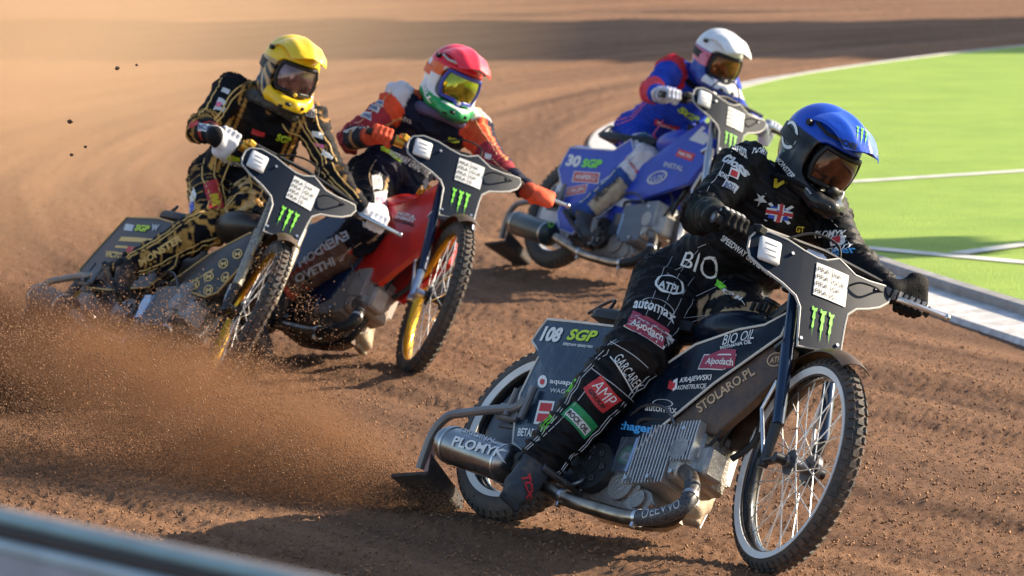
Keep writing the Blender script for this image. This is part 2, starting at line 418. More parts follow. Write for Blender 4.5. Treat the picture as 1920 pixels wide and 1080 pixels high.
KERB = [(3.55, 15.2), (2.95, 17.5), (2.49, 19.35), (1.97, 21.6), (1.45, 24.4), (1.14, 27.2), (1.00, 30), (1.08, 32.4), (1.48, 34.75), (2.12, 37.87), (3.3, 41.2), (5.9, 46.1), (9.3, 50), (14, 54), (22, 58), (34, 58), (48, 50), (54, 34), (48, 12), (30, 2), (12, 4), (5.6, 10)]
def crom(P, n, closed=True):
    P = A(P, float); out = []; m = len(P)
    for i in range(m):
        a, b, c, d = P[(i - 1) % m], P[i], P[(i + 1) % m], P[(i + 2) % m]
        for k in range(n):
            t = k / n; out.append(.5 * ((2 * b) + (-a + c) * t + (2 * a - 5 * b + 4 * c - d) * t * t + (-a + 3 * b - 3 * c + d) * t ** 3))
    return A(out)
KC = crom(KERB, 14)
KT = np.roll(KC, -1, 0) - np.roll(KC, 1, 0); KT /= np.linalg.norm(KT, axis=1, keepdims=True); KN = np.stack([KT[:, 1], -KT[:, 0]], 1)
if ((KC[28] + KN[28]) - A([26, 30])) @ ((KC[28] + KN[28]) - A([26, 30])) < ((KC[28]) - A([26, 30])) @ (KC[28] - A([26, 30])): KN = -KN   # outward
def ring_strip(a, za, b, zb):
    P = KC + KN * a; Q = KC + KN * b; n = len(KC)
    V = np.concatenate([np.c_[P, np.full(n, za)], np.c_[Q, np.full(n, zb)]]); F = [(i, (i + 1) % n, n + (i + 1) % n, n + i) for i in range(n)]
    return V, F
Vg[:, 2] = relief(Vg)
# flatten towards the kerb
near = np.full(len(Vg), 9.0)
for i in range(0, len(KC)):
    p = KC[i]
    if p[0] > 12: continue
    dd = (Vg[:, 0] - p[0]) ** 2 + (Vg[:, 1] - p[1]) ** 2; near = np.minimum(near, dd)
near = np.sqrt(near); Vg[:, 2] = Vg[:, 2] * np.clip((near - .1) / .7, 0.1, 1) - .012
nr, nc = Yg.shape; ii = np.arange(nr * nc).reshape(nr, nc)
Fg = np.stack([ii[:-1, :-1], ii[:-1, 1:], ii[1:, 1:], ii[1:, :-1]], -1).reshape(-1, 4)
TM = track_material()
def with_polar(o, V):
    a = o.data.attributes.new('polar', 'FLOAT_VECTOR', 'POINT'); a.data.foreach_set('vector', polar(V).astype(np.float32).ravel())
trk = big_mesh('dirt_track', Vg, Fg, TM); with_polar(trk, Vg); tag(trk, kind='structure')
gx = np.linspace(-300, 300, 121); GX, GY = np.meshgrid(gx, gx + 100, indexing='ij'); V2 = np.stack([GX, GY, 0 * GX - .10], -1).reshape(-1, 3)
i2 = np.arange(121 * 121).reshape(121, 121); F2 = np.stack([i2[:-1, :-1], i2[1:, :-1], i2[1:, 1:], i2[:-1, 1:]], -1).reshape(-1, 4)
gr = big_mesh('ground', V2, F2, TM); with_polar(gr, V2); tag(gr, kind='structure')

# loose crumbs of dirt near the camera side of the track
def scatter_clods(name, n, seed, box, smin, smax, zf, m):
    g = np.random.default_rng(seed); P = zf(g, n); s = smin + (smax - smin) * g.random(n) ** 3
    T = A([[1, 0, -.6], [-.5, .87, -.6], [-.5, -.87, -.6], [0, 0, .9]]); R = g.normal(size=(n, 3, 3)) * .45 + np.eye(3)
    q, _ = np.linalg.qr(R + g.normal(size=(n, 3, 3)) * .4); V = (T[None] * (.6 + .8 * g.random((n, 4, 1)))) @ q.transpose(0, 2, 1) * s[:, None, None] + P[:, None]
    F = (A([[0, 2, 1], [0, 1, 3], [1, 2, 3], [2, 0, 3]])[None] + 4 * np.arange(n)[:, None, None]).reshape(-1, 3)
    return big_mesh(name, V.reshape(-1, 3), F, m, smooth=False)
clod_mat = mat('clod_dirt', (.25, .135, .073), .95, var=.25, vscale=3)
def zf_ground(g, n):
    y = 9.5 + 17 * g.random(n) ** 1.2; x = (g.random(n) * 2 - 1) * .15 * y
    V = np.stack([x, y, 0 * x], 1); V[:, 2] = relief(V) - .008
    d = np.min(np.hypot(V[:, None, 0] - KC[None, ::3, 0], V[:, None, 1] - KC[None, ::3, 1]), 1)
    ins = (V[:, 0] - 26) ** 2 + (V[:, 1] - 30) ** 2 < 25.6 ** 2; V[(d < .35) | ins, 2] -= .3; return V
cl = scatter_clods('loose_dirt', 80000, 3, None, .002, .008, zf_ground, clod_mat); tag(cl, 'loose brown crumbs of dirt lying all over the near track', 'dirt', kind='stuff')

# infield
def turf_material():
    m = bpy.data.materials.new('turf'); m.use_nodes = True; n = m.node_tree; b = n.nodes['Principled BSDF']; L = n.links.new; N = n.nodes.new
    tc = N('ShaderNodeTexCoord'); z = N('ShaderNodeTexNoise'); z.inputs['Scale'].default_value = .9; z.inputs['Detail'].default_value = 12; z.inputs['Roughness'].default_value = .80; L(tc.outputs['Object'], z.inputs['Vector'])
    cr = N('ShaderNodeValToRGB'); e = cr.color_ramp.elements; e[0].position = .30; e[0].color = (.19, .33, .03, 1); e[1].position = .75; e[1].color = (.37, .51, .062, 1)
    L(z.outputs[0], cr.inputs[0]); L(cr.outputs[0], b.inputs['Base Color']); b.inputs['Roughness'].default_value = .8
    z2 = N('ShaderNodeTexNoise'); z2.inputs['Scale'].default_value = 90; z2.inputs['Detail'].default_value = 4; L(tc.outputs['Object'], z2.inputs['Vector'])
    bp = N('ShaderNodeBump'); bp.inputs['Strength'].default_value = .9; bp.inputs['Distance'].default_value = .02; L(z2.outputs[0], bp.inputs['Height']); L(bp.outputs[0], b.inputs['Normal']); return m
TFM = turf_material()
cx = KC.mean(0); n = len(KC); V = []; F = []
rr = [1.0, .98, .9, .7, .4, .1]
for q in rr: V += [((KC[i] + KN[i] * -.10)[0] * q + cx[0] * (1 - q), (KC[i] + KN[i] * -.10)[1] * q + cx[1] * (1 - q), .06) for i in range(n)]
V.append((cx[0], cx[1], .06))
for k in range(len(rr) - 1):
    for i in range(n): j = (i + 1) % n; F.append((k * n + i, k * n + j, (k + 1) * n + j, (k + 1) * n + i))
k = len(rr) - 1
for i in range(n): F.append((k * n + i, k * n + (i + 1) % n, len(V) - 1))
mb = MB(); mb.v = [tuple(map(float, p)) for p in V]; mb.f = F; tf = mb.build('infield_grass', TFM, smooth=False); tag(tf, kind='structure')
# kerb
grey = mat('kerb_grey', (.30, .29, .28), .7, var=.1, dirt=.25); whitec = mat('white_concrete', (.58, .58, .58), .85, var=.12, dirt=.36, bump=.6, bscale=40, vscale=5)
mb = MB()
for a_, za, b_, zb in ((0, -.05, 0, .060), (0, .060, -.015, .070), (-.015, .070, -.085, .071), (-.085, .071, -.10, .045)): V, F = ring_strip(a_, za, b_, zb); mb.add(V, F)
tag(mb.build('infield_kerb', grey, auto=None), kind='structure')
mb = MB()
for a_, za, b_, zb in ((.30, -.03, .27, .014), (.27, .014, -.0, .022)):
    V, F = ring_strip(a_, za, b_, zb); V = A(V); nK = len(KC); wf = np.clip((KC[:, 1] - 27) / 4, 0, 1) * np.clip((38 - KC[:, 1]) / 4, 0, 1) * (KC[:, 0] < 5)
    for h_, off in ((0, a_), (nK, b_)):
        if off > 0: V[h_:h_ + nK, :2] += KN * (wf * .09 + .04)[:, None]
    mb.add(V, F)
tag(mb.build('white_edge_strip', whitec, auto=None), kind='structure')
# white pitch lines on the turf
lm = mat('line_white', (.62, .62, .56), .8, var=.12, bump=.4)
def pitch_line(a, b, wd, z):
    a, b = A(a), A(b); d = unit(b - a); nn = A([-d[1], d[0]]); m = 24; V = []; F = []
    for i in range(m + 1):
        p = a + (b - a) * i / m; V += [(*(p - nn * wd / 2), z), (*(p + nn * wd / 2), z)]
    F = [(2 * i, 2 * i + 1, 2 * i + 3, 2 * i + 2) for i in range(m)]
    mb = MB(); mb.v = [tuple(map(float, p)) for p in V]; mb.f = F; return tag(mb.build('pitch_line', lm, smooth=False), kind='structure')
def gl(x, y): return ground(x, y, .06)[:2]
def ext(p, q, k): p, q = gl(*p), gl(*q); return p, p + (q - p) * k
a, b = ext((1560, 344), (1920, 321), 6); pitch_line(a, b, .14, .066)
a, b = ext((1545, 459), (1920, 493), 6); pitch_line(a, b, .14, .066)
a, b = ext((1795, 478), (1920, 461), 8); pitch_line(a, b, .13, .0705)

# ---- air fence along the outside, close to the camera (bottom left)
fence = empty('safety_barrier', (-1.1, 4.9, 0), label='pale blue and grey padded safety barrier, blurred, in the bottom left corner', cat='barrier')
pa, pb = ray(0, 953), ray(600, 1083)
P0 = CAMO + pa * 5.2 / pa[1]; P1 = CAMO + pb * 4.55 / pb[1]; d = unit(P1 - P0); d[2] = 0; d = unit(d); zt = P0[2]
zt = (P0[2] + P1[2]) / 2
A0 = A([P0[0], P0[1], P0[2]]); slope = (P1[2] - P0[2]) / np.linalg.norm((P1 - P0)[:2])
dd = unit(P1 - P0); S0 = P0 - dd * 3; S1 = P1 + dd * 3; nn = unit(np.cross(dd, A([0, 0, 1.0]))); nn = nn if nn[1] < 0 else -nn; upv = unit(np.cross(nn, dd)); upv = upv if upv[2] > 0 else -upv
fl = lambda V: to_local(fence, V)
def rail(name, off, down, r, m, flat=None): MB().tube([S0 + nn * off - upv * down, (S0 + S1) / 2 + nn * off - upv * down, S1 + nn * off - upv * down], r, 14).xf(fl).build(name, m, fence)
rail('top_tube', .000, .002, .0045, mat('pale_pad', (.62, .52, .46), .6))
rail('top_pad', .004, .011, .0075, mat('cyan_pad', (.26, .40, .43), .5))
rail('gap_strip', .006, .027, .0115, mat('dark_gap', (.05, .042, .04), .8))
rail('lower_pad', .012, .046, .0100, mat('blue_pad', (.40, .48, .52), .5))
mb = MB(); Q0 = S0 + nn * .02 - upv * .054; Q1 = S1 + nn * .02 - upv * .054; dz = A([0, 0, -2.2]); t = nn * .04
mb.add([Q0, Q1, Q1 + dz, Q0 + dz, Q0 - t, Q1 - t, Q1 + dz - t, Q0 + dz - t], [(0, 1, 2, 3), (4, 7, 6, 5), (0, 4, 5, 1), (2, 6, 7, 3), (0, 3, 7, 4), (1, 5, 6, 2)]).xf(fl).build('front_panel', mat('grey_panel', (.34, .35, .40), .6), fence, smooth=False)

mast = empty('added_shadow_mast', (13.5, 26.9, 0), label='tall steel mast added out of view at right to cast a shadow on the turf', cat='shadow_mast')  # unseen mast, added so its shadow streaks the turf
MB().tube([(0, 0, 0), (0, 0, 5.6)], [.16, .12], 12).build('mast_pole', mat('mast_grey', (.35, .35, .36), .5, .5), mast); MB().rbox((0, 0, 5.75), (.12, .55, .22), .03).build('mast_head', mat('mast_grey', (0, 0, 0)), mast)
# ---- stand added on the far right, out of frame, to shade the far straight
st = empty('added_stand', (42, 69, 0), label='tall grey stand with a flat roof, added out of view to shade the far straight', cat='added_stand')
gm = mat('stand_grey', (.3, .3, .31), .8, var=.1)
for k in range(9): MB().rbox((k * 1.3, 0, 1 + k * 1.15), (.7, 5, 1 + k * 1.15), .03).build('terrace_step', gm, st, smooth=False)
MB().rbox((13, 0, 12), (.4, 5.1, 12), .05).build('back_wall', gm, st, smooth=False)
MB().rbox((6.5, 0, 24.2), (7, 5.2, .3), .05).build('roof', gm, st, smooth=False)
for y_ in (-4.6, 0, 4.6): MB().cyl((0, y_, 0), (0, y_, 24), .2).build('roof_post', gm, st)
# ================================================================== motorcycles
# local axes of a bike: x forward, y to its left, z up; origin on the ground under the rear axle
POSE = {'blue': [-0.0659, 13.4776, -0.9008, 0.5499, -0.0182, -0.3211, -0.0022], 'red': [-1.3204, 18.2599, -0.9187, 0.6343, -0.0326, -0.4535, -0.0001],
        'yellow': [-2.0224, 17.8455, -1.0324, 0.6977, -0.0303, -0.3472, 0.0012], 'white': [0.1872, 21.8471, -0.9727, 0.4367, -0.0011, -0.0753, -0.0046]}
HEAD = A([1.03, 0, 0.98]); SAX = unit(A([-.27, 0, .58]))
RR, RF = .33, .358
FC = A([1.33, 0, .36]); RC = A([0, 0, .33])
def pose_R(p): return Rz(p[2]) @ Rx(-p[3]) @ Ry(p[4])
def pose_T(p): return A([p[0], p[1], p[6]])
def steerf(a):
    S = axr(SAX, a); return lambda V: (np.atleast_2d(V) - HEAD) @ S.T + HEAD
def px_local(p, px, py, y):
    R = pose_R(p); o = (CAMO - pose_T(p)) @ R; d = ray(px, py) @ R; return o + d * ((y - o[1]) / d[1])
PA = A([1.135, 0, 1.02]); PV = unit(A([-.09, 0, .26])); PN = A([PV[2], 0, -PV[0]])
TDIRT = mat('tyre_rubber', (.045, .042, .04), .75, dirt=.42, bump=.3, bscale=120)
TDIRT2 = mat('rear_tyre_rubber', (.05, .047, .045), .7, dirt=.30, bump=.3, bscale=90)
BLACKM = mat('black_paint', (.008, .009, .012), .35, dirt=.08); BLACKP = mat('black_plastic', (.010, .010, .011), .5, dirt=.10, spec=.3)
STEEL = mat('steel', (.55, .55, .56), .3, 1.0, dirt=.12); DSTEEL = mat('dark_steel', (.16, .16, .17), .4, .9, dirt=.2)
ALU = mat('cast_aluminium', (.50, .49, .48), .40, .8, dirt=.2, bump=.3, bscale=150); CREAM = mat('dusty_aluminium', (.34, .32, .30), .42, .75, dirt=.24, bump=.4, bscale=110, var=.2)
FIN = mat('fin_aluminium', (.62, .61, .60), .36, .75, dirt=.12); PIPE = mat('header_pipe', (.36, .30, .24), .28, 1.0, dirt=.2, var=.2, vscale=14)
SPK = mat('spoke_metal', (.75, .72, .68), .35, .8); GOLD = mat('gold_anodised', (.80, .42, .04), .30, .9, dirt=.08); GOLDB = mat('gold_clamp', (.62, .34, .05), .35, .8)
AMBER = mat('dusty_amber_plastic', (.06, .035, .015), .4, dirt=.28); PLATE = mat('plate_navy', (.003, .010, .024), .5, dirt=.0, spec=.14, var=.03); TRIM = mat('white_trim', (.42, .41, .39), .5)
GLASSW = mat('white_box', (.62, .63, .66), .35); RUB = mat('rubber', (.02, .02, .02), .75, dirt=.2); WCONV = mat('blue_screw', (.05, .15, .6), .4, .6)
SPOKE_ME = None
def spoke(parent, a, b, name='spoke'):
    global SPOKE_ME
    if SPOKE_ME is None:
        mb = MB().cyl((0, 0, 0), (0, 0, 1), 1, n=6); SPOKE_ME = bpy.data.meshes.new('spoke'); SPOKE_ME.from_pydata(mb.v, [], mb.f); SPOKE_ME.materials.append(SPK)
    o = bpy.data.objects.new(name, SPOKE_ME); COL.objects.link(o); o.parent = parent; d = b - a; l = np.linalg.norm(d)
    q = Vector(d).to_track_quat('Z', 'Y').to_matrix(); M = Matrix.Translation(Vector(a)) @ q.to_4x4() @ Matrix.Diagonal((.0021, .0021, l, 1)); o.matrix_local = M; WM[o.name] = WM[parent.name]
def wheel(root, front, sf, rimm, ring, name):
    c = FC if front else RC; R = RF if front else RR; hw = .036 if front else .050; sec = .034 if front else .050
    W = empty(name, (0, 0, 0)); W.parent = root; W.matrix_world = Matrix.Identity(4); W.matrix_local = Matrix.Identity(4); WM[W.name] = WM[root.name]
    n = 96 if front else 84; mb = MB(); prof = []
    for k in range(14):
        a = -2.35 + 4.7 * k / 13; prof.append((R - sec - .006 + math.cos(a) * sec, math.sin(a) * hw))
    prof.append((R - 2 * sec + .010, .018)); prof.append((R - 2 * sec + .010, -.018)); mb.lathe(c, prof, n)
    nk = 62 if front else 54
    for i in range(nk):
        for row, off in ((-1, .5), (0, 0), (1, .5)) if front else ((-1.0, .5), (-.35, 0), (.35, .5), (1.0, 0)):
            th = 2 * math.pi * (i + off) / nk; pa = row * (.78 if front else .62); rad = R - sec - .006 + math.cos(pa) * sec; yy = math.sin(pa) * hw
            er = A([math.cos(th), 0, math.sin(th)]); et = A([-math.sin(th), 0, math.cos(th)]); ey = A([0, 1.0, 0]); nrm = unit(er * math.cos(pa) + ey * math.sin(pa) * 1.0); ty = np.cross(et, nrm)
            Rm = np.stack([et, ty, nrm], 1); h = (.0095, .0105, .0065) if front else (.011, .011, .0045)
            mb.box(c + er * rad + ey * yy, h, Rm)
    mb.xf(sf).build('tyre', TDIRT if front else TDIRT2, W, auto=40)
    ro = R - 2 * sec + .016
    mb = MB().lathe(c, [(ro, -.024), (ro + .006, -.021), (ro - .006, -.014), (ro - .016, 0), (ro - .006, .014), (ro + .006, .021), (ro, .024), (ro - .012, .022), (ro - .020, .010), (ro - .021, 0), (ro - .020, -.010), (ro - .012, -.022)], 72)
    mb.xf(sf).build('rim', rimm, W)
    if ring is not None:
        for sy in (-1, 1):
            r0 = ro - .006; y1, y2 = (.0335, .0395) if front else (.0425, .0525); MB().lathe(c, [(r0, sy * (y1 - .004)), (r0 + .021, sy * (y2 - .004)), (r0 + .022, sy * y2), (r0 - .001, sy * y1)], 72).xf(sf).build('sidewall_ring', ring, W)
    mb = MB().cyl(c + A([0, -.055, 0]), c + A([0, .055, 0]), .020)
    for sy in (-1, 1): mb.cyl(c + A([0, sy * .030, 0]), c + A([0, sy * .036, 0]), .042)
    if front: mb.cyl(c + A([0, .040, 0]), c + A([0, .056, 0]), .055)
    mb.xf(sf).build('hub', DSTEEL if rimm is not GOLD else BLACKM, W)
    if front:
        ns = 36
        for i in range(ns):
            s = 1 if i % 2 else -1; t = 1 if (i // 2) % 2 else -1; a0 = 2 * math.pi * i / ns; a1 = a0 + t * .95
            p = c + A([math.cos(a1) * .040, s * .033, math.sin(a1) * .040]); q = c + A([math.cos(a0) * (ro - .017), s * .004, math.sin(a0) * (ro - .017)])
            spoke(W, sf(p)[0], sf(q)[0])
    return W
def header_path(): return [(.93, -.09, .25), (1.00, -.115, .225), (1.065, -.145, .17), (1.095, -.175, .11), (1.05, -.195, .06), (.96, -.20, .035), (.86, -.20, .03), (.72, -.20, .04), (.59, -.20, .052), (.50, -.205, .07), (.40, -.21, .095), (.30, -.215, .12)]
def smooth_path(P, n=6):
    P = A(P, float); out = []; m = len(P)
    for i in range(m - 1):
        a, b, c, d = P[max(i - 1, 0)], P[i], P[i + 1], P[min(i + 2, m - 1)]
        for k in range(n): t = k / n; out.append(.5 * ((2 * b) + (-a + c) * t + (2 * a - 5 * b + 4 * c - d) * t * t + (-a + 3 * b - 3 * c + d) * t ** 3))
    out.append(P[-1]); return out
PLATE2D = [(-.268, .062), (-.225, .076), (-.16, .066), (-.10, .046), (-.05, .036), (-.015, .040), (.03, .064), (.06, .050), (.10, .032), (.16, .036), (.22, .050), (.250, .055), (.262, .035), (.250, .0), (.215, -.035), (.17, -.062), (.12, -.085), (.088, -.118), (.082, -.16), (.078, -.262), (-.082, -.300), (-.090, -.16), (-.11, -.125), (-.16, -.095), (-.23, -.062), (-.275, -.030), (-.285, .0), (-.283, .04)]
PSC = [1.0, 0.0]
def plate_pt(u, v): u, v = u * PSC[0], v * PSC[0] + PSC[1]; return PA + A([0, 1.0, 0]) * u + PV * v + PN * (.012 - .55 * u * u)
LOG = {}
def make_bike(key, label, cfg, rider):
    p = POSE[key]; R = pose_R(p); T = pose_T(p); root = empty('speedway_motorcycle', T, R, label, 'motorcycle', 'speedway motorcycles racing through the bend')
    PSC[:] = cfg.get('plate_fit', (1.0, 0.0)); sf = steerf(p[5]); idf = lambda V: np.atleast_2d(V); LOG[key] = {'root': root}; D = LOG[key]
    rimc = cfg['rim']
    wheel(root, True, sf, rimc, cfg.get('ring'), 'front_wheel'); Wr = wheel(root, False, idf, cfg.get('rrim', rimc), cfg.get('ring'), 'rear_wheel')
    mb = MB()
    for s in (-1, 1): mb.lathe(RC, [(.03, s * .045), (.12, s * .040), (.205, s * .026), (.205, s * .022), (.12, s * .034), (.03, s * .039)], 48)
    mb.build('wheel_cover', cfg['disc'], Wr)
    MB().lathe(RC, [(.085, .055), (.085, .060), (.03, .060), (.03, .055)], 48).build('sprocket', STEEL, Wr)
    # --- fork
    for s in (-1, 1):
        t0 = A([1.085, s * .085, 1.00]); t1 = A([1.275, s * .085, .47])
        leg = MB().tube([t0, t0 + (t1 - t0) * .45, t0 + (t1 - t0) * .47, t1], [.0185, .0185, .023, .021], 14); leg.xf(sf).build('fork_leg', cfg['fork'], root)
        lk = MB(); lk.tube([t1 + A([-.01, 0, .02]), A([1.255, s * .085, .335])], [.02, .016], 10); lk.tube([A([1.245, s * .083, .345]), A([1.33, s * .070, .36])], [.020, .017], 10, flat=.6)
        lk.cyl((1.33, s * .052, .36), (1.33, s * .092, .36), .017); lk.cyl((1.25, s * .070, .34), (1.25, s * .102, .34), .013); lk.xf(sf).build('fork_link', cfg['link'], root)
        br = MB().tube([A([1.185, s * .088, .62]), A([1.16, s * .10, .52]), A([1.25, s * .09, .36])], .007, 8); br.xf(sf).build('damper_strut', STEEL, root)
    mb = MB()
    for q, hgt in ((.0, .95), (1, .74)):
        x = 1.103 if q == 0 else 1.178; mb.rbox((x - .02, 0, hgt), (.035, .108, .014), .008, Ry(-.43))
    mb.cyl((1.02, 0, .95), (1.10, 0, .74), .028); mb.xf(sf).build('fork_yoke', cfg['link'], root)
    # front mudguard
    mb = MB(); V = []; m = 18; nn = 9
    for lay in (0, 1):
        for i in range(m + 1):
            a = math.radians(58 + 60 * i / m)
            for j in range(nn):
                q = -1 + 2 * j / (nn - 1); r = RF + .034 - .022 * q * q - lay * .003; V.append(FC + A([math.cos(a) * r, q * .052, math.sin(a) * r]))
    F = [];
    for lay in (0, 1):
        o = lay * (m + 1) * nn
        for i in range(m):
            for j in range(nn - 1): F.append((o + i * nn + j, o + i * nn + j + 1, o + (i + 1) * nn + j + 1, o + (i + 1) * nn + j))
    o = (m + 1) * nn
    for i in range(m): F += [(i * nn, (i + 1) * nn, o + (i + 1) * nn, o + i * nn), (i * nn + nn - 1, o + i * nn + nn - 1, o + (i + 1) * nn + nn - 1, (i + 1) * nn + nn - 1)]
    for j in range(nn - 1): F += [(j, o + j, o + j + 1, j + 1), (m * nn + j, m * nn + j + 1, o + m * nn + j + 1, o + m * nn + j)]
    mb.add(V, F).xf(sf).build('front_mudguard', AMBER, root)
    # --- number plate / fairing
    P3 = [plate_pt(u, v) for u, v in PLATE2D]; n = len(P3)
    tri = bpy.data.meshes.new('x'); bm = bmesh.new()
    N_ = 26; grid = MB()
    # bowed plate: front and back skins from a triangulated, cut outline
    for u, v in PLATE2D: bm.verts.new((u, v, 0))
    bm.verts.ensure_lookup_table(); f = bm.faces.new(bm.verts[:]); bmesh.ops.triangulate(bm, faces=[f])
    for i in range(-5, 6): bmesh.ops.bisect_plane(bm, geom=bm.verts[:] + bm.edges[:] + bm.faces[:], plane_co=(i * .05, 0, 0), plane_no=(1, 0, 0))
    bm.verts.index_update(); Vp = [v.co[:2] for v in bm.verts]; Fp = [tuple(v.index for v in f.verts) for f in bm.faces]; bm.free(); bpy.data.meshes.remove(tri)
    mb = MB(); mb.add([plate_pt(u, v) for u, v in Vp], Fp); mb.add([plate_pt(u, v) - PN * .005 for u, v in Vp], [f[::-1] for f in Fp])
    plate = mb.xf(sf).build('front_plate', PLATE, root, auto=60, recalc=False)
    MB().tube([q - PN * .0025 for q in P3], .0046, 8, closed=True, up=PN).xf(sf).build('edge_trim', TRIM, plate)
    def pp(u, v, du, dv, shape, m, nm='lettering', lift=.003):
        V2, F = shape; X = []
        for a, b in V2:
            uu = u + a * du[0] + b * dv[0]; vv = v + a * du[1] + b * dv[1]; X.append(plate_pt(uu, vv) + PN * lift)
        me = bpy.data.meshes.new(nm); me.from_pydata([tuple(q) for q in sf(A(X))], [], [tuple(f) for f in F]); return link(me, nm, m, plate, False)
    pp(-.052, -.10, (.125, .0), (0, .118), poly2d('rect', 6), WHT, 'white_sticker', .0025)
    pp(.007, -.098, (.0018, 0), (0, .114), poly2d('rect', 1), BLK, 'sticker_line', .0042)
    for i, (l, r) in enumerate((('PRA', 'HA'), ('PRA', 'GUE'), ('PRA', 'GA'), ('PRA', 'G'))):
        y0 = -.012 - i * .0265; pp(-.047, y0, (.046, 0), (0, .016), text2d(l, .01), BLK, 'lettering', .0046); pp(.014, y0, (.0165 * len(r) - .002, 0), (0, .016), text2d(r, .01), BLK, 'lettering', .0046)
    pp(-.048, -.255, (.086, 0), (0, .115), claw2d(), GRN, 'claw_mark', .003)
    for u_, v_ in ((-.075, -.27), (.060, -.245), (-.14, .02), (.19, .02)):
        q_ = plate_pt(u_, v_); MB().cyl(q_, q_ + PN * .006, .006, n=8).xf(sf).build('plate_bolt', STEEL, plate)
    # marshal's white box at the right-hand tip
    mb = MB(); q = plate_pt(-.222, .0) + PN * .012; Rm = np.stack([A([0, 1.0, 0]), PV, PN], 1); mb.rbox(q, (.040, .042, .010), .012, Rm); tb = mb.xf(sf).build('timing_box', GLASSW, root, auto=50)
    mb = MB()
    for i in range(3): mb.box(q + PN * .0112 + PV * (.02 - .02 * i), (.022, .0012, .0008), Rm)
    mb.xf(sf).build('box_marking', ink('grey', (.4, .41, .43)), tb, smooth=False)
    # --- handlebar through the rider's hands
    J = rider; sfi = steerf(-p[5]); rh = A(J['rhd']); lh = A(J['lhd']); rw, lw = A(J['rwr']), A(J['lwr'])
    S = axr(SAX, p[5]); ctr = sf(A([1.02, 0, 1.05]))[0]; latr = S @ A([0, -1.0, 0]); latl = -latr
    barL = unit(lh - ctr + latl * .15); barR = unit(rh - ctr + latr * .15); D['bar'] = (barR, barL)
    kn = lambda h, l: h - l * .12 + A([.02, 0, 0])
    bar = [rh + barR * .075, rh - barR * .06, kn(rh, barR) + A([.0, 0, -.005]), ctr + latr * .09 + A([0, 0, .01]), ctr + latr * .05, ctr + latl * .05, ctr + latl * .09 + A([0, 0, .01]), kn(lh, barL), lh - barL * .06, lh + barL * .075]
    MB().tube(smooth_path(bar, 5), .0115, 10).build('handlebar', cfg.get('barm', DSTEEL), root)
    mb = MB(); mb.tube([rh - barR * .10 + A([.02, 0, .03]), ctr * .5 + (rh + lh) * .25 + A([.0, 0, .055]), lh - barL * .10 + A([.02, 0, .03])], .009, 8)
    mb.build('crossbar', BLACKM, root)
    for h_, b_ in ((rh, barR), (lh, barL)):
        MB().tube([h_ - b_ * .062, h_ - b_ * .055, h_ + b_ * .068, h_ + b_ * .074], [.023, .0165, .0165, .021], 12).build('grip', RUB, root)
    mb = MB(); mb.tube([rh - barR * .062, rh - barR * .105], [.026, .026], 14); mb.rbox(rh - barR * .085 + A([.02, 0, .02]), (.022, .02, .016), .006); mb.tube([rh - barR * .10 + A([.01, 0, .012]), rh - barR * .16 + A([.03, 0, .0])], .013, 8); mb.build('throttle', cfg.get('thr', BLACKP), root)
    c0 = lh - barL * .085; fw = unit(A([1, 0, -.12])); fw = S @ fw
    mb = MB(); mb.tube([c0, c0 + fw * .028], [.019, .012], 10); mb.tube([c0 + fw * .022 - barL * .01, c0 + fw * .050 + barL * .03, c0 + fw * .060 + barL * .10, c0 + fw * .066 + barL * .195], [.010, .008, .0072, .0066], 8, flat=1.3); mb.ell(c0 + fw * .066 + barL * .198, (.0115, .0115, .0115), 10, 8); mb.build('clutch_lever', STEEL, root)
    # cables
    g1 = sf(plate_pt(-.02, -.08))[0]
    mb = MB(); mb.tube(smooth_path([c0 + fw * .03, c0 + fw * .07 - barL * .06, sf(plate_pt(.17, .005) + PN * .03)[0], sf(plate_pt(.11, .0) + PN * .02)[0], sf(plate_pt(.075, -.02) + PN * .0)[0]], 6), .0036, 6)
    mb.build('clutch_cable', BLACKP, root)
    mb = MB(); mb.tube(smooth_path([rh - barR * .15 + A([.03, 0, .0]), ctr + latr * .10 + A([.06, 0, .09]), ctr + A([.07, 0, .085]), sf(plate_pt(.05, .05) + PN * .0)[0] + A([-.02, 0, -.01])], 6), .0045, 6); mb.build('throttle_cable', BLACKP, root)
    # --- frame
    mb = MB(); mb.tube(smooth_path([(1.0, 0, .93), (.85, 0, .80), (.55, 0, .74), (.25, 0, .70)], 4), .019, 10); mb.tube(smooth_path([(1.05, 0, .80), (.98, 0, .55), (.93, 0, .42), (.90, 0, .16), (.80, 0, .09), (.45, 0, .10)], 4), .017, 10)
    for s in (-1, 1):
        mb.tube([(.30, s * .04, .70), (.12, s * .09, .50), (0, s * .085, .33)], .012, 8); mb.tube([(.46, s * .06, .16), (.2, s * .085, .26), (0, s * .085, .33)], .013, 8); mb.tube([(.46, s * .05, .14), (.42, s * .05, .45), (.30, s * .04, .70)], .014, 8)
    mb.build('frame', cfg.get('frame', BLACKM), root)
    mb = MB(); mb.rbox((-.01, -.095, .33), (.05, .006, .028), .004); mb.cyl((0, -.11, .33), (0, .11, .33), .013); mb.build('axle_plate', DSTEEL, root)
    # --- engine, cylinder laid forward
    cy = empty('engine_cylinder', (0, 0, 0)); cy.parent = root; cy.matrix_world = Matrix.Identity(4); cy.matrix_local = Matrix.Identity(4); WM[cy.name] = WM[root.name]
    AXD = unit(A([1, 0, .16])); UPD = A([-AXD[2], 0, AXD[0]]); RmE = np.stack([AXD, A([0, 1.0, 0]), UPD], 1); EB = A([.630, -.005, .268])
    EP = lambda a, y, u: EB + AXD * a + A([0, y, 0]) + UPD * u
    MB().rbox(EP(.12, 0, 0), (.13, .062, .062), .01, RmE).build('barrel', cfg['eng'], cy, auto=40)
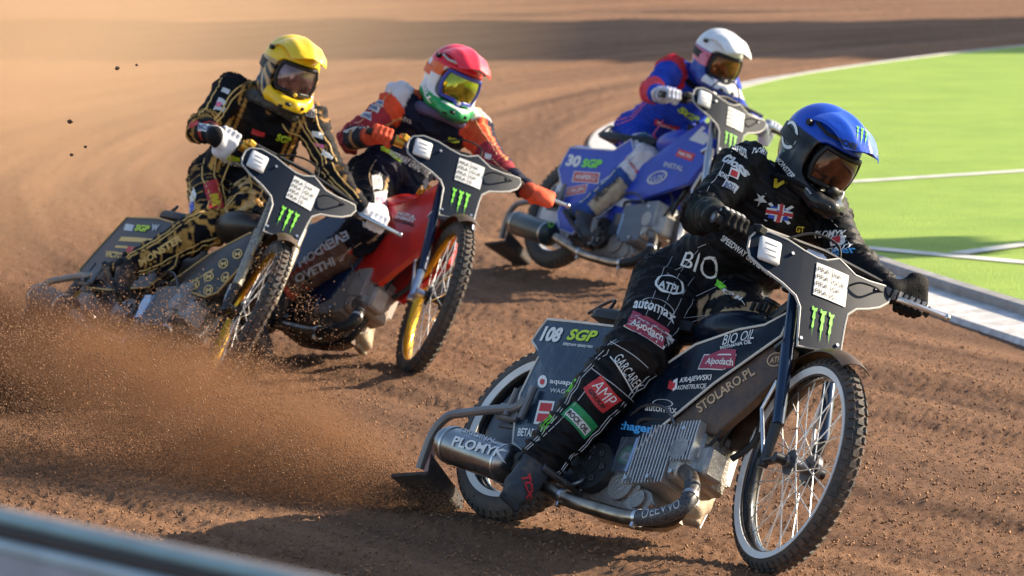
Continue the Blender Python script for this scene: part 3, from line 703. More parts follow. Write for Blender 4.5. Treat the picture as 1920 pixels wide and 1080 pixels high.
    fm = bpy.data.meshes.new('cooling_fin'); fb = MB().rbox((0, 0, 0), (.0026, .112, .106), .0024)
    V = A(fb.v); V[:, 1] *= np.where(np.abs(V[:, 2]) > .07, .86, 1); fm.from_pydata([tuple(q) for q in V], [], fb.f); fm.materials.append(cfg['fin'])
    for i in range(13):
        o = bpy.data.objects.new('cooling_fin', fm); COL.objects.link(o); o.parent = cy; M = np.eye(4); M[:3, :3] = RmE; M[:3, 3] = EP(.028 + i * .0148, 0, .004); o.matrix_local = Matrix.Translation(Vector(M[:3, 3])) @ Matrix((RmE).tolist()).to_4x4(); WM[o.name] = WM[cy.name]
    mb = MB(); mb.rbox(EP(.245, 0, .005), (.034, .098, .092), .016, RmE); mb.rbox(EP(.295, .0, .030), (.030, .078, .060), .014, RmE); mb.rbox(EP(.300, -.0, -.045), (.026, .085, .040), .012, RmE)
    for s in (-1, 1):
        for u in (-.05, .05): mb.cyl(EP(.27, s * .08, u), EP(.305, s * .08, u), .010, n=8)
    mb.cyl(EP(.255, -.096, .012), EP(.255, -.106, .012), .040, n=20); mb.cyl(EP(.325, .01, .03), EP(.34, .01, .03), .022, n=14); mb.build('cylinder_head', cfg['head'], root, auto=40)
    mb = MB()
    for i in range(7): mb.rbox(EP(.232 + i * .0135, 0, .040), (.0024, .106, .072), .002, RmE)
    mb.build('head_fins', cfg['fin'], root, auto=30)
    mb = MB(); mb.rbox(EP(.345, -.03, -.02), (.028, .045, .055), .012, RmE); mb.build('rocker_cover', cfg['head'], root, auto=40)
    for a_, y_, u_ in ((.25, -.108, -.07), (.25, -.108, .085), (.06, -.118, -.09), (.16, -.118, -.09)): MB().cyl(EP(a_, y_ + .02, u_), EP(a_, y_, u_), .008, n=6).build('bolt', STEEL, root)
    MB().tube(smooth_path([EP(.20, -.10, .10), EP(.16, -.13, .15), EP(.05, -.12, .17), EP(-.05, -.09, .14)], 5), .0055, 6).build('oil_line', DSTEEL, root)
    MB().tube(smooth_path([EP(.33, -.05, .04), EP(.38, -.06, .10), EP(.33, -.04, .17), EP(.22, -.03, .20)], 5), .006, 6).build('spark_plug_lead', RUB, root)
    case = MB(); P2 = [(.44, .12), (.44, .26), (.50, .315), (.60, .325), (.68, .345), (.70, .34), (.72, .20), (.86, .165), (.90, .12), (.84, .085), (.70, .075), (.52, .08)]
    for s in (-1, 1): case.plate([(x - .05, s * .035, z) for x, z in P2], (0, s, 0), .075, .012, .012)
    case.cyl((.66, -.08, .175), (.66, -.092, .175), .058, n=24); case.cyl((.76, -.07, .135), (.76, -.088, .135), .032, n=18)
    for x, z in ((.47, .14), (.52, .29), (.66, .32), (.88, .12), (.74, .09), (.60, .09), (.80, .17), (.70, .24)): case.cyl((x - .05, -.075, z), (x - .05, -.092, z), .009, n=8)
    ca = case.build('crankcase', cfg['case'], root, auto=40); D['case'] = ca
    mb = MB(); mb.rbox((.630, -.100, .272), (.040, .008, .066), .006, Ry(-.1)); mb.build('polished_cover', mat('polished', (.42, .50, .62), .12, .9), root)
    mb = MB(); mb.cyl((.520, -.085, .212), (.520, -.118, .212), .088, .084, n=36); mb.cyl((.520, -.118, .212), (.520, -.124, .212), .03, n=20)
    for k in range(6): a = k * math.pi / 3; mb.cyl((.520 + .052 * math.cos(a), -.118, .212 + .052 * math.sin(a)), (.520 + .052 * math.cos(a), -.1245, .212 + .052 * math.sin(a)), .013, n=12)
    cc = mb.build('clutch_cover', cfg.get('clutch', mat('clutch_grey', (.035, .037, .042), .38, .4, dirt=.08)), root)
    for k in range(6): a = k * math.pi / 3; MB().lathe((.520 + .052 * math.cos(a), -.1255, .212 + .052 * math.sin(a)), [(.010, -.001), (.0075, -.001), (.0075, .001), (.010, .001)], 14).build('cover_bolt', STEEL, cc)
    mb = MB(); mb.rbox((.45, -.10, .24), (.05, .02, .05), .01); mb.tube(smooth_path([(.44, -.10, .13), (.47, -.14, .12), (.52, -.14, .14), (.50, -.11, .18)], 5), .008, 8); mb.build('gearbox_bracket', DSTEEL, root)
    # hoses and small fittings
    mb = MB(); mb.tube(smooth_path([(.62, -.06, .33), (.64, -.11, .39), (.70, -.10, .41), (.80, -.06, .43)], 5), .007, 8); mb.build('hose', RUB, root); mb = MB(); mb.tube(smooth_path([(.98, .03, .36), (1.04, .04, .44), (1.02, .02, .56), (.95, 0, .62)], 5), .011, 8); mb.build('hose', RUB, root)
    # exhaust
    hp = smooth_path(header_path(), 5); hd = MB().tube(hp, [.0255] * len(hp), 16).build('header_pipe', PIPE, root); 
    for k in (12, 26, 42): q = hp[k]; t = unit(hp[k + 1] - hp[k - 1]); MB().tube([q - t * .008, q + t * .008], .0295, 14).rbox(q + A([0, -.01, -.030]), (.006, .010, .010), .003).build('pipe_clamp', STEEL, hd)
    wr = MB(); wp = hp[8:27]; wr.tube(wp, [.0272] * len(wp), 18, caps=False); D['wrap'] = wr.build('pipe_wrap', cfg.get('wrap', BLACKP), hd)
    s0, s1 = A([.27, -.225, .128]), A([-.13, -.215, .175]); d = s1 - s0
    sil = MB().tube([s0 + d * .0, s0 + d * .03, s0 + d * .06, s0 + d * .94, s0 + d * .99, s0 + d], [.026, .052, .066, .066, .060, .03], 26).build('silencer', cfg['sil'], root); D['sil'] = sil
    for t in (.10, .88): MB().tube([s0 + d * (t - .012), s0 + d * (t + .012)], .068, 26).build('silencer_band', STEEL, sil)
    # rear guard tube and dirt deflector
    mb = MB(); mb.tube(smooth_path([(-.34, -.12, .10), (-.315, -.15, .22), (-.27, -.155, .29), (-.20, -.15, .315), (-.05, -.15, .345), (.05, -.145, .365), (.07, -.14, .40)], 5), .016, 10); mb.tube([(.02, -.15, .33), (.02, -.15, .43)], .010, 8); mb.tube([(.09, -.14, .33), (.09, -.14, .45)], .013, 8)
    mb.rbox((.0, -.125, .35), (.055, .012, .03), .006); mb.build('rear_guard_tube', mat('guard_tube', (.20, .19, .19), .4, .5, dirt=.25), root)
    MB().tube([(-.345, -.11, .20), (-.30, -.10, .07)], .016, 8).build('flap_bracket', mat('pinkish_tube', (.45, .26, .22), .5, .2, dirt=.2), root)
    fp = [px_local(POSE['blue'], x, y, .0) for x, y in ((772, 903), (858, 874), (862, 922), (800, 922))]; mb = MB()
    V = [(-.435, -.15, .055), (-.40, .06, .02), (-.25, .06, .03), (-.25, -.15, .085), (-.27, -.155, .150), (-.27, .05, .08)]
    mb.add(V + [(x, y, z - .012) for x, y, z in V], [(0, 1, 2, 3), (6, 9, 8, 7), (0, 6, 7, 1), (1, 7, 8, 2), (2, 8, 9, 3), (3, 9, 6, 0), (3, 2, 5, 4)])
    mb.build('dirt_deflector', mat('deflector_rubber', (.03, .025, .025), .8, dirt=.3), root, smooth=False)
    # seat, tank, filler, mudguard
    MB().plate([(.62, .05, .775), (.62, -.05, .775), (.40, -.085, .765), (.16, -.085, .775), (.10, -.05, .785), (.10, .05, .785), (.16, .085, .775), (.40, .085, .765)], (0, 0, 1), .035, .02, .012).build('seat', BLACKP, root)
    mb = MB(); mb.ell((.80, 0, .785), (.19, .10, .075), 20, 12, Ry(-.12)); mb.build('fuel_tank', cfg['cover'], root)
    mb = MB(); mb.cyl((.885, 0, .85), (.89, 0, .905), .024, .022, n=16); mb.cyl((.89, 0, .905), (.892, 0, .917), .031, n=16)
    for k in range(3): mb.cyl((.85 + k * .03, -.035, .862), (.852 + k * .03, -.035, .89), .009, n=8)
    mb.build('filler_cap', cfg.get('cap', BLACKP), root)
    mb = MB(); V = []; m = 16; nn = 7
    for lay in (0, 1):
        for i in range(m + 1):
            a = math.radians(58 + 46 * i / m)
            for j in range(nn): q = -1 + 2 * j / (nn - 1); r = RR + .055 - .03 * q * q - lay * .004; V.append(RC + A([math.cos(a) * r, q * .10, math.sin(a) * r]))
    F = []; o = (m + 1) * nn
    for lay in (0, 1):
        for i in range(m):
            for j in range(nn - 1): F.append((lay * o + i * nn + j, lay * o + i * nn + j + 1, lay * o + (i + 1) * nn + j + 1, lay * o + (i + 1) * nn + j))
    mb.add(V, F).build('rear_mudguard', cfg['rear'], root)
    mb = MB(); mb.tube(smooth_path([(.18, -.05, .80), (.19, -.05, .835), (.13, -.03, .835), (.02, .0, .80)], 5), .006, 8); mb.build('grab_loop', BLACKM, root)
    MB().tube([(.47, -.07, .12), (.46, -.26, .13)], .014, 10).build('footrest', DSTEEL, root)
    # chain on the left
    mb = MB(); mb.tube([(.0, .075, .415), (.5, .075, .29)], .008, 6); mb.tube([(.0, .075, .245), (.5, .075, .12)], .008, 6); mb.build('chain', DSTEEL, root)
    # traced body panels
    for nm, y0, th, dome, m, poly in cfg['panels']:
        P = [px_local(p, x, y, y0) for x, y in poly]; o = MB().plate(P, (0, -1, 0), th, dome, .004).build(nm, m, root, auto=28); D[nm] = o
        P2 = [A([q[0], -y0, q[2]]) for q in P]; MB().plate(P2, (0, 1, 0), th, dome, .004).build(nm, m, root, auto=28)
        if cfg.get('piping') is not None and nm in cfg.get('piped', ('rear_panel', 'side_cover')):
            MB().tube([q + A([0, -th / 2, 0]) for q in P], .0048, 6, closed=True, up=(0, 1, 0)).build('edge_trim', cfg['piping'], o)
    return root
NAVY = mat('navy_cover', (.004, .009, .019), .24, dirt=.04, spec=.2, bump=.8, bscale=4.5); NAVYR = mat('navy_rear_panel', (.018, .038, .066), .22, dirt=.08, coat=.3, bump=.9, bscale=6)
BROWN = mat('muddy_lower_fairing', (.055, .032, .022), .45, dirt=.42)
RIDER = {"blue": {"pelvis": [0.308, 0.146, 1.001], "chest": [0.535, 0.099, 1.15], "neck": [0.696, 0.062, 1.328], "head": [0.716, 0.081, 1.515], "rsh": [0.599, -0.105, 1.346], "rel": [0.669, -0.245, 1.104], "rwr": [0.891, -0.361, 1.037], "rhd": [0.966, -0.352, 1.017], "lsh": [0.677, 0.254, 1.351], "lel": [0.913, 0.239, 1.188], "lwr": [1.152, 0.23, 1.092], "lhd": [1.162, 0.312, 1.089], "rhip": [0.328, 0.053, 0.939], "rkn": [0.529, -0.142, 0.609], "ran": [0.385, -0.225, 0.145], "rtoe": [0.44, -0.30, 0.02], "lhip": [0.378, 0.232, 1.01], "lkn": [0.735, 0.073, 0.829], "lan": [0.703, 0.193, 0.401], "ltoe": [0.80, 0.22, 0.27]}, "yellow": {"pelvis": [0.244, 0.06, 1.107], "chest": [0.475, -0.044, 1.223], "neck": [0.671, -0.165, 1.321], "head": [0.713, -0.214, 1.5], "rsh": [0.555, -0.313, 1.295], "rel": [0.675, -0.386, 1.043], "rwr": [0.927, -0.418, 0.988], "rhd": [0.9, -0.353, 1.028], "lsh": [0.703, 0.008, 1.394], "lel": [0.89, 0.153, 1.226], "lwr": [1.091, 0.285, 1.127], "lhd": [1.108, 0.361, 1.116], "rhip": [0.241, -0.004, 1.017], "rkn": [0.583, -0.039, 0.76], "ran": [0.525, -0.227, 0.38], "rtoe": [0.623, -0.256, 0.245], "lhip": [0.319, 0.138, 1.131], "lkn": [0.66, 0.036, 0.889], "lan": [0.772, 0.274, 0.548], "ltoe": [0.846, 0.365, 0.425]}, "red": {"pelvis": [0.531, -0.021, 0.982], "chest": [0.441, 0.122, 1.203], "neck": [0.64, -0.001, 1.291], "head": [0.685, -0.058, 1.469], "rsh": [0.519, -0.15, 1.279], "rel": [0.477, -0.251, 1.007], "rwr": [0.723, -0.331, 0.972], "rhd": [0.802, -0.322, 0.987], "lsh": [0.68, 0.173, 1.355], "lel": [0.91, 0.229, 1.188], "lwr": [1.149, 0.282, 1.103], "lhd": [1.154, 0.36, 1.121], "rhip": [0.525, -0.089, 0.897], "rkn": [0.797, -0.143, 0.57], "ran": [0.516, -0.179, 0.245], "rtoe": [0.585, -0.227, 0.097], "lhip": [0.482, 0.076, 1.0], "lkn": [0.785, 0.251, 0.751], "lan": [0.633, 0.181, 0.355], "ltoe": [0.727, 0.171, 0.214]}, "white": {'pelvis': [0.18, 0.171, 0.897], 'chest': [0.42, 0.144, 1.035], 'neck': [0.62, 0.112, 1.175], 'head': [0.741, 0.061, 1.313], 'rsh': [0.558, -0.069, 1.175], 'rel': [0.699, -0.244, 0.993], 'rwr': [0.936, -0.332, 0.937], 'rhd': [1.015, -0.332, 0.939], 'lsh': [0.577, 0.293, 1.23], 'lel': [0.817, 0.268, 1.073], 'lwr': [1.067, 0.26, 1.007], 'lhd': [1.057, 0.336, 1.036], 'rhip': [0.225, 0.083, 0.847], 'rkn': [0.59, -0.03, 0.649], 'ran': [0.468, -0.218, 0.282], 'rtoe': [0.568, -0.251, 0.148], 'lhip': [0.235, 0.257, 0.942], 'lkn': [0.658, 0.274, 0.869], 'lan': [0.663, 0.207, 0.445], 'ltoe': [0.757, 0.143, 0.318]}}
WPIP = mat('white_piping', (.66, .62, .55), .5)
CFG = {
 'blue': dict(rim=mat('black_rim', (.015, .016, .02), .25, .6, coat=.4), ring=mat('white_ring', (.72, .72, .70), .5, var=.05), disc=mat('dark_disc', (.02, .03, .045), .3, dirt=.15), fork=mat('navy_fork', (.015, .035, .075), .2, .5, coat=.6), link=BLACKM,
   eng=ALU, fin=FIN, head=CREAM, case=mat('dusty_case', (.36, .32, .28), .38, .8, dirt=.36, bump=.4, bscale=90), sil=mat('silencer_steel', (.24, .25, .27), .24, .95, var=.1, dirt=.10), cover=NAVY, rear=NAVYR, piping=WPIP, thr=BLACKP, wrap=mat('wrap_weave', (.07, .07, .075), .5, .3, var=.4, vscale=160),
   panels=[('rear_panel', -.105, .012, .010, NAVYR, [(1029, 600), (1090, 606), (1160, 614), (1158, 680), (1120, 760), (1060, 840), (1005, 868), (985, 850), (964, 832), (968, 790), (978, 740), (1002, 690), (1016, 664), (1000, 641), (1012, 622)]),
           ('side_cover', -.075, .030, .020, NAVY, [(1492, 585), (1440, 613), (1390, 622), (1310, 650), (1235, 700), (1130, 760), (1050, 850), (1035, 905), (1090, 925), (1160, 885), (1212, 838), (1246, 803), (1345, 722), (1440, 655), (1470, 634)]),
           ('lower_fairing', -.060, .030, .012, BROWN, [(1496, 650), (1470, 640), (1440, 658), (1345, 726), (1250, 803), (1262, 800), (1300, 806), (1345, 818), (1400, 772), (1445, 728), (1482, 690)])]),
 'red': dict(rim=GOLD, disc=mat('grey_disc', (.12, .12, .13), .4, dirt=.3), fork=mat('navy_fork2', (.02, .03, .07), .25, .4), link=mat('silver_blue_link', (.30, .36, .50), .35, .7, dirt=.1), eng=mat('muddy_engine', (.30, .25, .22), .6, .4, dirt=.4), fin=mat('muddy_fins', (.36, .31, .28), .6, .4, dirt=.25), head=mat('muddy_head', (.38, .32, .28), .65, .2, dirt=.4),
   case=mat('muddy_case', (.10, .072, .058), .7, .2, dirt=.45), sil=DSTEEL, cover=mat('red_cover', (.55, .018, .012), .28, dirt=.06, coat=.4, var=.12), rear=mat('navy_tail', (.008, .022, .075), .35, dirt=.08), piping=None, thr=GOLDB, cap=GOLDB,
   panels=[('rear_panel', -.10, .012, .010, mat('navy_tail', (0, 0, 0)), [(480, 470), (560, 430), (640, 400), (690, 420), (690, 470), (620, 560), (540, 600), (470, 560)]),
           ('side_cover', -.075, .028, .020, mat('red_cover', (0, 0, 0)), [(730, 388), (773, 380), (835, 340), (828, 395), (812, 440), (803, 462), (712, 535), (662, 512), (680, 470)])]),
 'yellow': dict(rim=GOLD, disc=mat('grey_disc', (0, 0, 0)), fork=mat('patterned_fork', (.30, .27, .22), .5, .3, var=.5, vscale=220), link=BLACKM, eng=mat('grey_dusty_engine', (.30, .285, .28), .6, .3, dirt=.15), fin=mat('grey_dusty_fin', (.34, .32, .31), .65, .3, dirt=.2), head=mat('grey_dusty_head', (.36, .34, .33), .7, .2, dirt=.2),
   case=mat('grey_dusty_case', (.15, .13, .12), .7, .2, dirt=.35), sil=mat('dusty_silencer', (.10, .095, .09), .6, .3, dirt=.4), cover=mat('brown_black_cover', (.022, .014, .011), .4, dirt=.15), rear=mat('black_tail', (.008, .009, .014), .35, dirt=.10), piping=mat('gold_piping', (.50, .30, .10), .5), thr=GOLDB,
   panels=[('rear_panel', -.10, .012, .010, mat('black_tail', (0, 0, 0)), [(240, 409), (300, 411), (330, 420), (345, 440), (330, 500), (280, 540), (205, 545), (165, 540), (150, 508), (200, 452)]),
           ('side_cover', -.075, .026, .018, mat('brown_black_cover', (0, 0, 0)), [(473, 440), (490, 448), (478, 480), (440, 520), (411, 552), (389, 560), (345, 545), (300, 560), (327, 530), (400, 478)])]),
 'white': dict(plate_fit=(.90, -.035), rim=STEEL, disc=mat('white_disc', (.6, .6, .62), .5), fork=STEEL, link=STEEL, eng=mat('grey_blue_engine', (.34, .36, .40), .5, .4, dirt=.15), fin=mat('grey_blue_fin', (.34, .37, .42), .5, .4, dirt=.1), head=mat('grey_head', (.42, .40, .37), .6, .3, dirt=.2), case=mat('grey_case', (.30, .27, .24), .6, .3, dirt=.4),
   sil=mat('dark_green_silencer', (.025, .045, .05), .3, .3, dirt=.05), cover=mat('royal_blue', (.02, .055, .42), .35, dirt=.03), rear=mat('royal_blue', (0, 0, 0)), piping=mat('pale_trim', (.60, .62, .72), .5), piped=('rear_panel',),
   panels=[('rear_panel', -.10, .012, .008, mat('royal_blue', (0, 0, 0)), [(1071, 277), (1153, 283), (1185, 262), (1195, 300), (1129, 341), (1105, 400), (1075, 440), (1050, 430), (1046, 400), (1060, 372), (1049, 319), (1058, 300)]),
           ('side_cover', -.075, .026, .016, mat('royal_blue', (0, 0, 0)), [(1322, 228), (1342, 262), (1337, 290), (1293, 345), (1205, 375), (1140, 428), (1095, 436), (1040, 425), (1075, 381), (1140, 330), (1215, 305), (1272, 262)])]),
}
make_bike('blue', 'black and navy speedway motorcycle numbered 108 in front, with a white ring on each tyre', CFG['blue'], RIDER['blue'])
make_bike('red', 'red speedway motorcycle with a gold front rim and muddy engine, second from the left', CFG['red'], RIDER['red'])
make_bike('yellow', 'black and gold speedway motorcycle, leftmost of the four, half hidden in flying dirt', CFG['yellow'], RIDER['yellow'])
make_bike('white', 'royal blue speedway motorcycle numbered 30, farthest back beside the grass', CFG['white'], RIDER['white'])
# ================================================================== riders
SUIT = mat('suit_fabric', (0, 0, 0), .72, attr=True, bump=.35, bscale=140, var=.10, vscale=18, spec=.15)
SUITB = mat('leather_suit_fabric', (0, 0, 0), .55, attr=True, bump=.35, bscale=160, var=.10, vscale=18, spec=.15)
SHELL = mat('helmet_shell', (0, 0, 0), .38, attr=True, var=.02, coat=.2, spec=.4, bump=.30, bscale=13)
def seg_info(V, a, b):
    ab = b - a; t = ((V - a) @ ab) / (ab @ ab); tc = np.clip(t, 0, 1); d = np.linalg.norm(V - a - tc[:, None] * ab, axis=1); return t, d
def person(key, label, cfg):
    p = POSE[key]; R = pose_R(p); T = pose_T(p); J = {k: A(v) @ R.T + T for k, v in RIDER[key].items()}
    if cfg.get('fixJ'): cfg['fixJ'](J)
    root = empty('person', A([J['pelvis'][0], J['pelvis'][1], 0]), None, label, 'person', 'speedway riders racing through the bend')
    loc = lambda V: to_local(root, V); D = LOG[key]; D['person'] = root; D['J'] = J; U_ = A([0, 0, 1.0])
    ha = unit(J['lhip'] - J['rhip']); sa = unit(J['lsh'] - J['rsh']); spine = unit(J['neck'] - J['pelvis']); front = unit(np.cross(sa, spine)) * 1.0
    if front @ A([0, -1, -.2]) < 0: front = -front
    B = cfg.get('bulk', 1.0); P = []
    def cone(a, b, r1, r2, k=.03):
        if np.linalg.norm(b - a) <= abs(r1 - r2) + .002: r2 = r1
        P.append(('cone', a, b, r1 * B, r2 * B, k))
    back = -front
    for s in (-1, 1):
        cone(J['pelvis'] + ha * s * .055 + U_ * .0, J['chest'] + sa * s * .060 + back * .0, .108, .105); cone(J['chest'] + sa * s * .060, (J['rsh'] + J['lsh']) / 2 + sa * s * .085 - spine * .03, .112, .085)
        sh, el, wr = (J['rsh'], J['rel'], J['rwr']) if s < 0 else (J['lsh'], J['lel'], J['lwr']); hp, kn, an = (J['rhip'], J['rkn'], J['ran']) if s < 0 else (J['lhip'], J['lkn'], J['lan'])
        cone((J['chest'] + J['neck']) / 2, sh, .10, .072); cone(sh, el, .071, .054, .035); cone(el, wr + unit(el - wr) * .03, .058, .040, .02)
        lb = cfg.get('legb', 1.0); cone(hp, kn, .110 * lb, .080 * lb, .04); cone(kn, kn + (an - kn) * .30, .078 * lb, .080 * lb, .02); cone(kn + (an - kn) * .28, an, .078 * lb, .056 * lb, .02)
        kf = unit(kn * 2 - hp - an); cone(kn + kf * .012, kn + kf * .012 + (an - kn) * .12, .076 * lb, .062 * lb, .02)
    cone(J['neck'] - spine * .04, J['head'] - unit(J['head'] - J['neck']) * .02, .068, .062, .03)
    cone(J['head'], J['head'] + unit(J['head'] - J['neck']) * .03, .085, .08, .02)
    V, Q = sdf_mesh(P, .0085 if key != 'white' else .010)
    SEG = {'torso1': (J['pelvis'], J['chest'], .15), 'torso2': (J['chest'], J['neck'], .15), 'neck': (J['neck'], J['head'], .07), 'ruarm': (J['rsh'], J['rel'], .065), 'luarm': (J['lsh'], J['lel'], .065), 'rfarm': (J['rel'], J['rwr'], .045), 'lfarm': (J['lel'], J['lwr'], .045),
           'rthigh': (J['rhip'], J['rkn'], .088), 'lthigh': (J['lhip'], J['lkn'], .088), 'rshin': (J['rkn'], J['ran'], .06), 'lshin': (J['lkn'], J['lan'], .06)}
    names = list(SEG); TT = []; DD = []
    for n_ in names: a, b, r = SEG[n_]; t, d = seg_info(V, a, b); TT.append(t); DD.append(d - r)
    TT = A(TT); DD = A(DD); best = DD.argmin(0); ar = np.arange(len(V)); t = TT[best, ar]
    N = vnormals(V, Q); axis = A([unit(SEG[n_][1] - SEG[n_][0]) for n_ in names])[best]
    # cloth folds: rings round the limbs, strongest by the joints
    h = (V * axis).sum(1)[:, None] * axis; bend = np.abs(np.clip(t, 0, 1) - .5) * 2; base = vnoise(V * 9 + h * 26, 11); fine = vnoise(V * 24 + h * 40, 12); r1 = (1 - np.abs(2 * base - 1)) ** 2.2; r2 = (1 - np.abs(2 * fine - 1)) ** 2
    am = cfg.get('fold', 1.0) * (.009 + .012 * bend ** 2); V = V + N * (am * (r1 - .35) + am * .5 * (r2 - .35))[:, None]
    N = vnormals(V, Q)
    ang = np.zeros(len(V)); side = np.zeros(len(V))
    for i, n_ in enumerate(names):
        m = best == i; a, b, _ = SEG[n_]; ax = unit(b - a); e1 = unit(A([0, -1.0, 0]) - ax * (A([0, -1.0, 0]) @ ax)); e2 = np.cross(ax, e1); q = V[m] - a; ang[m] = np.arctan2(q @ e2, q @ e1)
    seg = A(names, dtype=object)[best]
    col = cfg['paint'](V, N, seg, t, ang, J, dict(ha=ha, sa=sa, spine=spine, front=front)); dd = vnoise(V * 11, 31) * .6 + vnoise(V * 30, 32) * .4
    dm = np.clip((dd - .60) * 4, 0, 1) * cfg.get('dust', .35); col = col * (1 - dm[:, None]) + A([.24, .14, .08]) * dm[:, None]
    body = big_mesh('body', loc(V), Q, cfg.get('suit', SUIT), root, cols=col); D['body'] = body
    bt = bvh(body)
    def seam(a, b_, an_, r_=.0018, m_=None, t0=.02, t1=.98, wob=.0):
        ax = unit(b_ - a); e1 = unit(A([0, -1.0, 0]) - ax * (A([0, -1.0, 0]) @ ax)); e2 = np.cross(ax, e1); Pq = []
        for i in range(17):
            tt = t0 + (t1 - t0) * i / 16; an2 = an_ + wob * math.sin(tt * 6); dr = e1 * math.cos(an2) + e2 * math.sin(an2); c0_ = a + (b_ - a) * tt; h_ = bt.ray_cast(Vector(c0_ + dr * .24), Vector(-dr), .22)
            if h_[0] is not None: Pq.append(A(h_[0]) + dr * .0006)
            elif len(Pq) > 2: break
        if len(Pq) > 3: MB().tube(Pq, r_, 5).xf(loc).build('seam', m_ or SILV, body, auto=None)
    for a_, b_, angs, r_, m_, wob in cfg.get('seams', ()):
        for q_ in angs: seam(J[a_], J[b_], q_, r_, m_, wob=wob)
    # ---- gloves with five fingers closed on the grip
    for s, hd, wr, el, nm in ((-1, 'rhd', 'rwr', 'rel', 'R'), (1, 'lhd', 'lwr', 'lel', 'L')):
        e = unit(R @ D['bar'][0 if s < 0 else 1]); G = J[hd]; w_ = G - J[wr]; w_ = unit(w_ - e * (w_ @ e)); fwd = unit(R @ A([1, 0, 0])); fwd = unit(fwd - e * (fwd @ e)); w_ = unit(w_ + fwd * .8); nrm = np.cross(e, w_); nrm = nrm if nrm[2] > 0 else -nrm; nrm = unit(nrm)
        P = []; W0 = G - w_ * .085 + nrm * .012; bz = cfg.get('glove_b', 1.0)
        def c(a, b, r1, r2, k=.006): P.append(('cone', a, b, r1 * bz, r2 * bz, k))
        c(J[wr] + unit(J[el] - J[wr]) * .035, J[wr], .041, .036, .012); c(J[wr], W0 + w_ * .02, .036, .032, .02)
        for i in range(4):
            o = e * (-.033 + .0225 * i); ln = (1.0, 1.08, 1.03, .86)[i if s < 0 else i] if True else 1
            ln = (.95, 1.05, 1.0, .84)[i]; K = G - w_ * .020 * (1.1 - .1 * ln) + nrm * .034 + o; c(W0 + o * .55, K, .019, .0155, .014)
            P1 = G + w_ * .022 * ln + nrm * .026 + o; P2 = G + w_ * .030 * ln - nrm * .008 + o; P3 = G + w_ * .010 - nrm * .028 * ln + o; c(K, P1, .0130, .0115); c(P1, P2, .0115, .0105); c(P2, P3, .0105, .0095)
        t0 = W0 + w_ * .02 - nrm * .008 - e * .025; t1 = G - w_ * .028 - nrm * .026 - e * .042; t2 = G + w_ * .006 - nrm * .033 - e * .030; c(t0, t1, .0165, .0135, .01); c(t1, t2, .013, .011)
        Vg_, Qg_ = sdf_mesh(P, .0036); gcol = np.tile(A(cfg['glove'], float), (len(Vg_), 1)); nn_ = vnoise(Vg_ * 40, 3)
        if cfg.get('glove2') is not None:
            up_ = (Vg_ - G) @ nrm; kn_ = (up_ > .030) & (np.abs(((Vg_ - G) @ e) * 44 % 1 - .5) < .32) & ((Vg_ - G) @ w_ > -.022) & ((Vg_ - G) @ w_ < .012); gcol[kn_] = cfg['glove2']
        cuff = ((Vg_ - G) @ unit(G - J[wr])) < -.082; gcol[cuff] = gcol[cuff] * .45 if cfg.get('cuff') is None else A(cfg['cuff'])
        gcol *= (.8 + .4 * nn_)[:, None]; big_mesh('glove', loc(Vg_), Qg_, SUIT, root, cols=gcol)
    # ---- boots
    for an, toe, kn, s in (('ran', 'rtoe', 'rkn', -1), ('lan', 'ltoe', 'lkn', 1)):
        a, t_, k_ = J[an], J[toe], J[kn]; sd = unit(a - k_); ft = unit(t_ - a); fp = unit(ft - sd * (ft @ sd) * (cfg.get('footk', .75) if s < 0 else .55)); P = []; top = a - sd * .12
        heel = a + sd * .050 - fp * .045; ball = heel + fp * .165 + sd * .006; tip = ball + fp * .06 + unit(np.cross(np.cross(fp, sd), fp)) * 0
        bk = cfg.get('bootk', 1.0); c = lambda x, y, r1, r2, k=.02: P.append(('cone', x, y, r1 * bk, r2 * bk, k)); latv = unit(np.cross(fp, sd))
        c(top, a, .063, .050); c(a, heel, .047, .038); 
        for q in (-1, 1): c(a + fp * .03 + sd * .01 + latv * q * .008, ball + latv * q * .018, .042, .030); c(ball + latv * q * .016, tip + latv * q * .010, .030, .026)
        sm = unit(np.cross(latv, fp)); sm = sm if sm @ sd > 0 else -sm; Rb = np.stack([fp, latv, sm], 1); P.append(('box', (heel + ball) / 2 + fp * .035 + sm * .032, A([.145, .042, .010]), Rb, .009, .008))
        P.append(('box', heel + sm * .034 + fp * .005, A([.04, .038, .014]), Rb, .008, .006))
        Vb_, Qb_ = sdf_mesh(P, .0045); bc = np.tile(A(cfg['boot' if s < 0 else 'boot2'] if cfg.get('boot2') is not None else cfg['boot'], float), (len(Vb_), 1)); nz = vnoise(Vb_ * 16, 8) * .6 + vnoise(Vb_ * 50, 9) * .4
        hgt = (Vb_ - a) @ sm; sole = hgt > .07; bc[sole] *= .6; tt = ((Vb_ - top) @ sd) / .12
        if cfg.get('boot_stripe') is not None and s < 0:
            for q0, q1 in ((.15, .42), (.75, 1.0)): bc[(tt > q0) & (tt < q1) & (hgt < .03)] = cfg['boot_stripe']
        dm = np.clip((nz - .5) * 3.5, 0, 1)[:, None] * cfg.get('bdust', .6); bc = bc * (1 - dm) + A([.24, .15, .09]) * dm
        D['boot' + an[0]] = big_mesh('boot', loc(Vb_), Qb_, SUITB, root, cols=bc)
        if s > 0:   # steel shoe under the left boot
            MB().rbox((heel + ball) / 2 + fp * .035 + sm * .046, (.140, .045, .004), .003, Rb).xf(loc).build('steel_shoe', STEEL, root)
    # ---- helmet
    yaw, pit, rol = [math.radians(q) for q in cfg['head']]; H0 = J['head'] + A(cfg.get('hoff', (0, 0, 0)))
